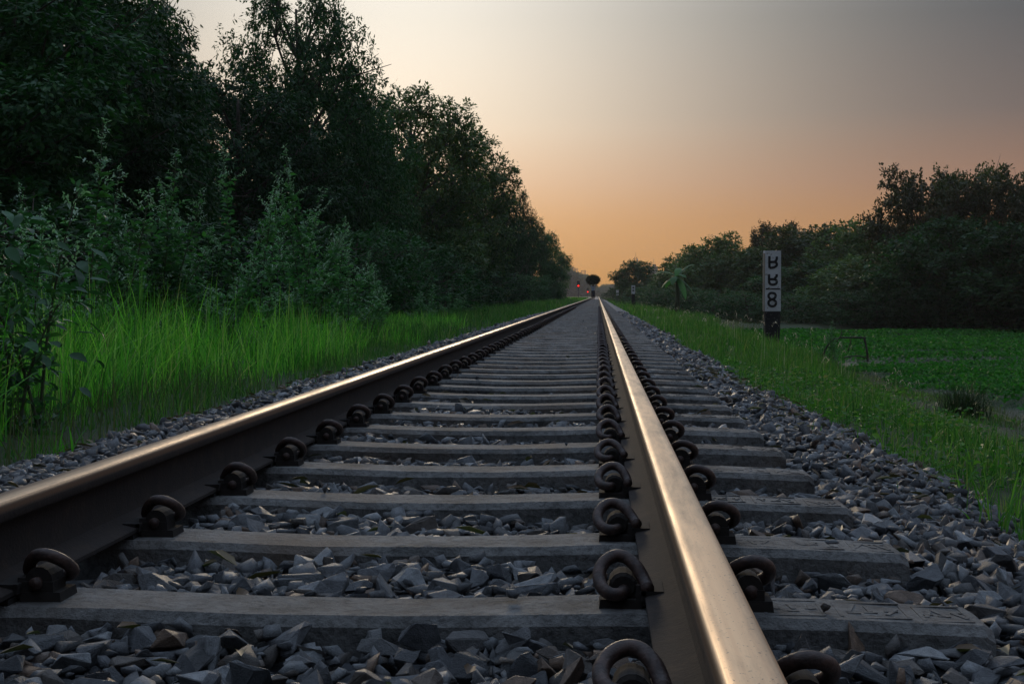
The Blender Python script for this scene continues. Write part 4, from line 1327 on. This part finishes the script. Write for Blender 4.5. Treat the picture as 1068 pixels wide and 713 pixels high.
def stroke(mb, pts, width, y, depth, rot=None):
    """raised painted stroke in the x-z plane"""
    pts = smooth_path([(x, 0, z) for x, z in pts], 4)
    n = len(pts)
    V, F = [], []
    for i, p in enumerate(pts):
        d = (pts[min(i + 1, n - 1)] - pts[max(i - 1, 0)]).normalized()
        s = Vector((-d.z, 0, d.x)) * width / 2
        for yy in (y, y - depth):
            V += [(p.x - s.x, yy, p.z - s.z), (p.x + s.x, yy, p.z + s.z)]
    for i in range(n - 1):
        a, b = 4 * i, 4 * i + 4
        F += [(a + 2, a + 3, b + 3, b + 2), (a, a + 2, b + 2, b), (a + 3, a + 1, b + 1, b + 3), (a + 1, a, b, b + 1)]
    F += [(0, 1, 3, 2), (4 * n - 4, 4 * n - 2, 4 * n - 1, 4 * n - 3)]
    mb.add(V, F)

def marker_post():
    Y = 27.0
    t = P(805, 330, Y)
    gz = float(ground_z(t.x, Y))
    s = Y / FPX                                        # metres per photo pixel there
    root = link('marker_post', None, None, (t.x, Y, 0.0), R(7))
    tag(root, 'white marker post with black figures and black foot in the bank grass', 'marker post')
    zt, zm = P(805, 261.5, Y).z, P(805, 324.5, Y).z    # top, paint change
    w, d = 16.6 * s, 0.15
    MB().box((0, 0, (zt + zm) / 2), (w, d, zt - zm)).build('shaft', M_WHITE, root)
    MB().box((0, 0.001, (zm + gz - 0.3) / 2 - 0.001), (w - 0.016, d - 0.012, zm - gz + 0.3)).build('foot', M_BLACK, root)
    MB().box((-w / 2 - 0.006, 0, (zt + zm) / 2 - 0.02), (0.010, d - 0.01, zt - zm - 0.05)).build('side_strip', M_EDGE, root)
    f = -d / 2 + 0.001
    def Q(x, y): return ((x - 180) / 7.12 * s, zt - (y - 82) / 7.12 * s)
    def glyph(strokes, wd=2.5):
        mb = MB()
        for st in strokes: stroke(mb, [Q(*p) for p in st], wd * s, f, 0.006)
        mb.build('figure', M_BLACK, root)
    glyph([[(152, 122), (152, 150), (152, 180), (153, 209)], [(152, 166), (170, 165), (196, 164)], [(207, 125), (206, 145), (197, 163), (206, 176), (206, 190), (190, 203), (170, 207), (153, 208)]])
    glyph([[(150, 255), (150, 276), (150, 296), (152, 316), (162, 328), (182, 331), (202, 324), (208, 310), (203, 298), (192, 292)], [(150, 293), (168, 291), (194, 292)], [(193, 293), (197, 280), (206, 270), (207, 254)]])
    glyph([[(186, 394), (166, 392), (150, 402), (148, 420), (160, 434), (178, 440), (196, 450), (203, 466), (194, 484), (174, 490), (154, 482), (147, 466), (152, 450), (172, 440), (192, 430), (200, 414), (194, 398), (182, 393)]])
    mb = MB(); stroke(mb, [Q(127, 362), Q(180, 362), Q(234, 362)], 1.5 * s, f, 0.006)
    mb.build('dividing_line', M_BLACK, root)
marker_post()

def small_post(px, ytop, ybot, Y, wpx, label, dots):
    t = P(px, ybot, Y); s = Y / FPX
    gz = float(ground_z(t.x, Y))
    root = link('marker_post', None, None, (t.x, Y, 0))
    tag(root, label, 'marker post')
    zt, zm = P(px, ytop, Y).z, P(px, ybot, Y).z
    MB().box((0, 0, (zt + zm) / 2), (wpx * s, 0.15, zt - zm)).build('shaft', M_WHITE, root)
    MB().box((0, 0.001, (zm + gz - 0.2) / 2), (wpx * s * 0.86, 0.13, zm - gz + 0.2)).build('foot', M_BLACK, root)
    for q in dots:
        z = zt - (zt - zm) * q
        MB().box((0, -0.0745, z), (wpx * s * 0.5, 0.008, (zt - zm) * 0.17)).build('figure', M_BLACK, root)
small_post(660.5, 297.5, 306.5, 108.0, 3.8, 'small white post with black figures, middle one of the three along the bank', (0.27, 0.6))
small_post(644.0, 302.5, 308.0, 165.0, 2.6, 'farthest small white post beside the track', ())

# ------------------------------------------------------------------ signals with red lamps
M_LAMP, n_, l_, p_, o_ = new_mat('red_lamp')
p_.inputs['Base Color'].default_value = (0.5, 0.01, 0.01, 1)
p_.inputs['Emission Color'].default_value = (1.0, 0.03, 0.02, 1)
p_.inputs['Emission Strength'].default_value = 1.6
M_METAL = plain_mat('signal_grey', (0.10, 0.10, 0.105), 0.6, 0.2)
def signal(px, py, Y, r, label):
    t = P(px, py, Y); gz = float(ground_z(t.x, Y))
    root = link('railway_signal', None, None, (t.x, Y, gz))
    tag(root, label, 'signal', 'red signals beside the track')
    h = t.z - gz
    MB().tube([(0, 0.12, -0.2), (0, 0.12, h + r * 3)], 0.07, 8).build('post', M_METAL, root)
    hd = MB().box((0, 0, h + r * 1.6), (r * 2.7, 0.18, r * 6.6)).build('signal_head', M_BLACK, root)
    MB().tube([(0, -0.09, h), (0, -0.13, h)], [r, r * 0.9], 14).build('lamp', M_LAMP, root)
    MB().tube([(0, -0.09, h + r * 2.6), (0, -0.12, h + r * 2.6)], [r * 0.9, r * 0.8], 14).build('unlit_lamp', M_METAL, root)
    MB().box((0, -0.2, h + r * 1.15), (r * 2.2, 0.24, 0.02)).build('hood', M_BLACK, root)
signal(603.3, 298.0, 260.0, 0.17, 'red signal lamp on a post, the brighter one farther from the walking person')
signal(613.0, 304.3, 400.0, 0.20, 'fainter lower red signal lamp right beside the walking person')

# ------------------------------------------------------------------ far buildings and mast
M_BLD = plain_mat('building_render', (0.34, 0.31, 0.29), 0.85, 0, 0.15, 0.6, 0.1, 0.02)
M_BLD2 = plain_mat('building_pink', (0.42, 0.30, 0.26), 0.85, 0, 0.15, 0.6, 0.1, 0.02)
M_GLASS = plain_mat('window_glass', (0.03, 0.035, 0.04), 0.15, 0, 0.2)
def building(px0, px1, ytop, Y, storeys, bays, mat, label, roof_frame):
    a, b = P(px0, ytop, Y), P(px1, ytop, Y)
    cx, w, h, dep = (a.x + b.x) / 2, b.x - a.x, a.z + 0.6, 9.0
    root = link('building', None, None, (cx, Y, -0.6))
    tag(root, label, 'building')
    MB().box((0, dep / 2, h / 2), (w, dep, h)).build('wall', mat, root)
    sh = h / storeys
    for s in range(storeys):
        MB().box((0, -0.25, sh * (s + 1) - 0.1), (w + 0.3, 0.6, 0.18)).build('balcony_slab', mat, root)
        for k in range(bays):
            x = -w / 2 + (k + 0.5) * w / bays
            f = MB().box((x, -0.03, sh * (s + 0.5)), (w / bays * 0.6, 0.10, sh * 0.52)).build('window', M_WHITE, root)
            MB().box((x, -0.07, sh * (s + 0.5)), (w / bays * 0.5, 0.06, sh * 0.44)).build('pane', M_GLASS, f)
    MB().box((0, 0.1, h + 0.4), (w, 0.2, 0.8)).build('parapet', mat, root)
    if roof_frame:
        for x in (-0.42, -0.1, 0.22, 0.44):
            MB().box((x * w, 1.5, h + 1.9), (0.35, 0.35, 2.6)).build('roof_column', mat, root)
        MB().box((0, 1.5, h + 3.3), (w * 0.95, 0.5, 0.3)).build('roof_beam', mat, root)
    else:
        MB().box((w * 0.15, 3, h + 1.4), (w * 0.35, 3, 1.7)).build('stair_head', mat, root)
        MB().tube([(w * 0.1, 3, h + 2), (w * 0.1, 3, h + 6)], 0.09, 5).build('aerial', M_METAL, root)
building(593, 603, 285, 1000, 4, 3, M_BLD, 'hazy building with an open roof frame behind the far grey trees', True)
building(606, 611, 287, 1040, 4, 2, M_BLD2, 'small pinkish unfinished block nearest the walking person above the far trees', True)
building(676, 686, 279, 980, 5, 3, M_BLD2, 'pale pinkish block with roof aerial behind the wood', False)

def mast():
    Y = 800.0
    t = P(663, 268, Y)
    H = t.z + 0.6
    root = link('lattice_mast', None, None, (t.x, Y, -0.6))
    tag(root, 'thin lattice mast rising behind the lone dark tree', 'mast')
    def wd(z): return 1.5 - 0.9 * z / H
    for sx_, sy_ in ((-1, -1), (1, -1), (1, 1), (-1, 1)):
        MB().tube([(sx_ * wd(0), sy_ * wd(0), 0), (sx_ * wd(H), sy_ * wd(H), H)], 0.11, 4).build('leg', M_METAL, root)
    n = 10
    for k in range(n):
        z0, z1 = H * k / n, H * (k + 1) / n
        m = MB()
        for (ax, ay), (bx_, by_) in (((-1, -1), (1, -1)), ((1, -1), (1, 1)), ((1, 1), (-1, 1)), ((-1, 1), (-1, -1))):
            m.tube([(ax * wd(z0), ay * wd(z0), z0), (bx_ * wd(z1), by_ * wd(z1), z1)], 0.06, 3)
            m.tube([(bx_ * wd(z0), by_ * wd(z0), z0), (ax * wd(z1), ay * wd(z1), z1)], 0.06, 3)
        m.build('bracing', M_METAL, root)
    MB().tube([(0, 0, H), (0, 0, H + 2.5)], 0.08, 5).build('aerial', M_METAL, root)
    MB().tube([(0.8, -0.9, H - 3), (0.8, -0.9, H - 1)], 0.35, 8).build('antenna', M_WHITE, root)
mast()
def pole(px, ytop, Y, label):
    t = P(px, ytop, Y)
    root = link('utility_pole', None, None, (t.x, Y, -0.6))
    tag(root, label, 'pole')
    h = t.z + 0.6
    MB().tube([(0, 0, 0), (0, 0, h)], [0.22, 0.15], 7).build('shaft', M_METAL, root)
    MB().box((0, 0, h - 0.5), (1.6, 0.12, 0.12)).build('crossarm', M_METAL, root)
    for x in (-0.7, 0, 0.7): MB().tube([(x, 0, h - 0.44), (x, 0, h - 0.2)], 0.06, 6).build('insulator', M_WHITE, root)
pole(646, 282, 430, 'thin utility pole just left of the lone dark tree')
pole(641.5, 288, 520, 'farther thin utility pole left of the first one')

# ------------------------------------------------------------------ person walking between the rails with a bundle on the head
M_SKIN = plain_mat('skin', (0.11, 0.062, 0.04), 0.6, 0, 0.1, 12, 0.05)
M_HAIR = plain_mat('hair', (0.012, 0.010, 0.009), 0.7)
M_SHIRT = plain_mat('shirt_cloth', (0.36, 0.42, 0.52), 0.85, 0, 0.15, 9, 0.4, 0.02)
M_LUNGI = plain_mat('dark_cloth', (0.022, 0.022, 0.026), 0.9, 0, 0.3, 9, 0.5, 0.02)
M_FODDER = leaf_mat('cut_fodder', [(0.035, 0.05, 0.018), (0.06, 0.07, 0.025), (0.025, 0.035, 0.015), (0.08, 0.075, 0.035)], 0.15)

def skin_obj(name, verts, edges, radii, mat, parent, root_i=0, sub=1):
    me = bpy.data.meshes.new(name)
    me.from_pydata(verts, edges, [])
    o = link(name, me, parent)
    me.materials.append(mat)
    m = o.modifiers.new('skin', 'SKIN')
    for i, r in enumerate(radii):
        me.skin_vertices[0].data[i].radius = (r, r) if not isinstance(r, tuple) else r
        me.skin_vertices[0].data[i].use_root = (i == root_i)
    m.use_smooth_shade = True
    s = o.modifiers.new('sub', 'SUBSURF'); s.levels = sub; s.render_levels = sub
    return o

def person():
    Y = 150.0
    t = P(618.6, 312.5, Y)
    k = np.argmin([abs(y - Y) for y in ALL_Y])
    root = link('person', None, None, (t.x, ALL_Y[k], 0.0))
    tag(root, 'person in a pale shirt and dark wrap walking between the rails, arms raised', 'person')
    V, E, Rd = [], [], []
    def add(p, r, par=None):
        V.append(p); Rd.append(r)
        if par is not None: E.append((par, len(V) - 1))
        return len(V) - 1
    pel = add((0, 0, 0.90), (0.15, 0.11))
    wai = add((0, 0, 1.06), (0.14, 0.10), pel)
    che = add((0, -0.01, 1.25), (0.17, 0.115), wai)
    nec0 = add((0, 0, 1.40), (0.10, 0.08), che)
    nec = add((0, 0, 1.46), 0.052, nec0)
    hd0 = add((0, -0.02, 1.53), (0.075, 0.085), nec)
    hd1 = add((0, -0.02, 1.61), (0.078, 0.095), hd0)
    hd2 = add((0, -0.01, 1.67), (0.06, 0.07), hd1)
    for s in (-1, 1):
        sh = add((s * 0.17, 0, 1.37), 0.062, nec0)
        el = add((s * 0.36, -0.03, 1.52), 0.047, sh)
        wr = add((s * 0.34, -0.02, 1.74), 0.031, el)
        pa = add((s * 0.335, -0.02, 1.80), (0.042, 0.022), wr)
        for f, (dx, L) in enumerate(((-0.03, 0.075), (-0.01, 0.088), (0.01, 0.082), (0.03, 0.065))):
            a1 = add((s * 0.33 + dx, -0.03, 1.84), 0.010, pa)
            add((s * 0.33 + dx - s * 0.012, -0.012, 1.84 + L * 0.7), 0.008, a1)
        th = add((s * 0.335 - s * 0.05, -0.04, 1.80), 0.011, pa)
        add((s * 0.335 - s * 0.07, -0.04, 1.835), 0.009, th)
        step = 0.16 * s
        hi = add((s * 0.095, 0, 0.86), 0.092, pel)
        kn = add((s * 0.10, -0.05 + step * 0.5, 0.48), 0.058, hi)
        an = add((s * 0.10, step + 0.03, 0.09), 0.037, kn)
        he = add((s * 0.10, step + 0.04, 0.036), 0.034, an)
        add((s * 0.115, step - 0.13, 0.028), 0.027, he)
    skin_obj('body', V, E, Rd, M_SKIN, root, 0, 2)
    # shirt: torso and short sleeves
    V, E, Rd = [], [], []
    a = add((0, 0, 0.86), (0.168, 0.128)); b = add((0, 0, 1.06), (0.160, 0.118), a); c = add((0, -0.01, 1.25), (0.188, 0.132), b)
    d = add((0, 0, 1.405), (0.11, 0.092), c)
    for s in (-1, 1):
        e = add((s * 0.175, 0, 1.375), 0.078, d); add((s * 0.285, -0.018, 1.462), 0.066, e)
    skin_obj('shirt', V, E, Rd, M_SHIRT, root, 0, 2)
    # wrapped cloth from waist to below the knee, split by the stride
    V, F = [], []
    n = 18
    for j, (z, rx, ry) in enumerate([(0.98, 0.165, 0.125), (0.85, 0.19, 0.15), (0.65, 0.20, 0.18), (0.45, 0.19, 0.20), (0.30, 0.185, 0.215)]):
        for i in range(n):
            g = 2 * math.pi * i / n
            f = 1 + 0.05 * math.sin(g * 5) * j / 4
            V.append((math.cos(g) * rx * f, math.sin(g) * ry * f + 0.02, z))
    for j in range(4):
        for i in range(n):
            F.append((j * n + i, (j + 1) * n + i, (j + 1) * n + (i + 1) % n, j * n + (i + 1) % n))
    lo = link('wrap', make_mesh('wrap', np.array(V), F, M_LUNGI, True), root)
    sm = lo.modifiers.new('thick', 'SOLIDIFY'); sm.thickness = 0.012
    hair = MB()
    me = bpy.data.meshes.new('hair'); bm = bmesh.new()
    bmesh.ops.create_icosphere(bm, subdivisions=3, radius=1.0)
    for v in bm.verts:
        v.co = Vector((v.co.x * 0.092, v.co.y * 0.108 + 0.008, 1.615 + v.co.z * 0.085))
    bmesh.ops.delete(bm, geom=[v for v in bm.verts if v.co.y < -0.05 and v.co.z < 1.64], context='VERTS')
    bm.to_mesh(me); bm.free(); me.materials.append(M_HAIR)
    link('hair', me, root)
    face = MB().tube([(0, -0.115, 1.60), (0, -0.135, 1.565)], [0.012, 0.018], 8).build('nose', M_SKIN, root, True)
    for s in (-1, 1):
        MB().tube([(s * 0.032, -0.098, 1.605), (s * 0.032, -0.112, 1.605)], [0.014, 0.010], 8).build('eye', M_HAIR, root, True)
        MB().tube([(s * 0.082, -0.01, 1.62), (s * 0.095, -0.005, 1.595), (s * 0.084, -0.01, 1.565)], [0.012, 0.016, 0.010], 6).build('ear', M_SKIN, root, True)
    MB().box((0, -0.107, 1.535), (0.05, 0.012, 0.012)).build('mouth', M_HAIR, root)
    # bundle
    rng = np.random.default_rng(5)
    bo = link('fodder_bundle', None, None, (t.x, ALL_Y[k], 0.0))
    tag(bo, 'big dark bundle of cut greens carried on the person\'s head', 'bundle')
    me = bpy.data.meshes.new('core'); bm = bmesh.new()
    bmesh.ops.create_icosphere(bm, subdivisions=3, radius=1.0)
    for v in bm.verts:
        q = 1 + 0.22 * math.sin(v.co.x * 5 + 1) * math.cos(v.co.z * 5 + v.co.y * 4) + 0.10 * math.sin(v.co.x * 11) + random.uniform(-0.06, 0.06)
        v.co = Vector((v.co.x * 0.58 * q, v.co.y * 0.42 * q, max(v.co.z, -0.8) * 0.38 * q + 2.02))
    bm.to_mesh(me); bm.free(); me.materials.append(M_FODDER)
    link('core', me, bo)
    n = 2600
    d = rng.normal(size=(n, 3)); d /= np.linalg.norm(d, axis=1, keepdims=True)
    d[:, 2] = np.maximum(d[:, 2], -0.75)
    pos = d * np.array([0.57, 0.41, 0.37]) * rng.uniform(0.8, 1.12, (n, 1)) + np.array([0, 0, 2.02])
    dd = d * 0.7 + rng.normal(0, 0.6, (n, 3)); dd /= np.linalg.norm(dd, axis=1, keepdims=True)
    V, F = leaves(pos, dd, rng.uniform(0.07, 0.30, n), rng.uniform(0.02, 0.05, n), rng)
    link('foliage', make_mesh('foliage', V, F, M_FODDER), bo)
    MB().tube([(math.cos(g) * 0.10, math.sin(g) * 0.64 * 0.68, 2.02 + math.sin(g + 1.57) * 0.40) for g in np.linspace(0, 6.283, 24)], 0.012, 5).build('cord', M_DEADWOOD, bo)
person()

# ------------------------------------------------------------------ dusk haze: even air round the whole place
def haze():
    m = bpy.data.materials.new('haze_air'); m.use_nodes = True
    n, l = m.node_tree.nodes, m.node_tree.links
    n.clear()
    out = n.new('ShaderNodeOutputMaterial')
    v = n.new('ShaderNodeVolumePrincipled')
    v.inputs['Color'].default_value = (0.86, 0.82, 0.80, 1)
    v.inputs['Density'].default_value = 0.00024
    v.inputs['Anisotropy'].default_value = 0.2
    l.new(v.outputs[0], out.inputs['Volume'])
    o = MB().box((0, 640, 19), (300, 1360, 46)).build('haze', m)
    tag(o, 'thin dusk haze over the track and trees', 'haze', None, 'stuff')
haze()
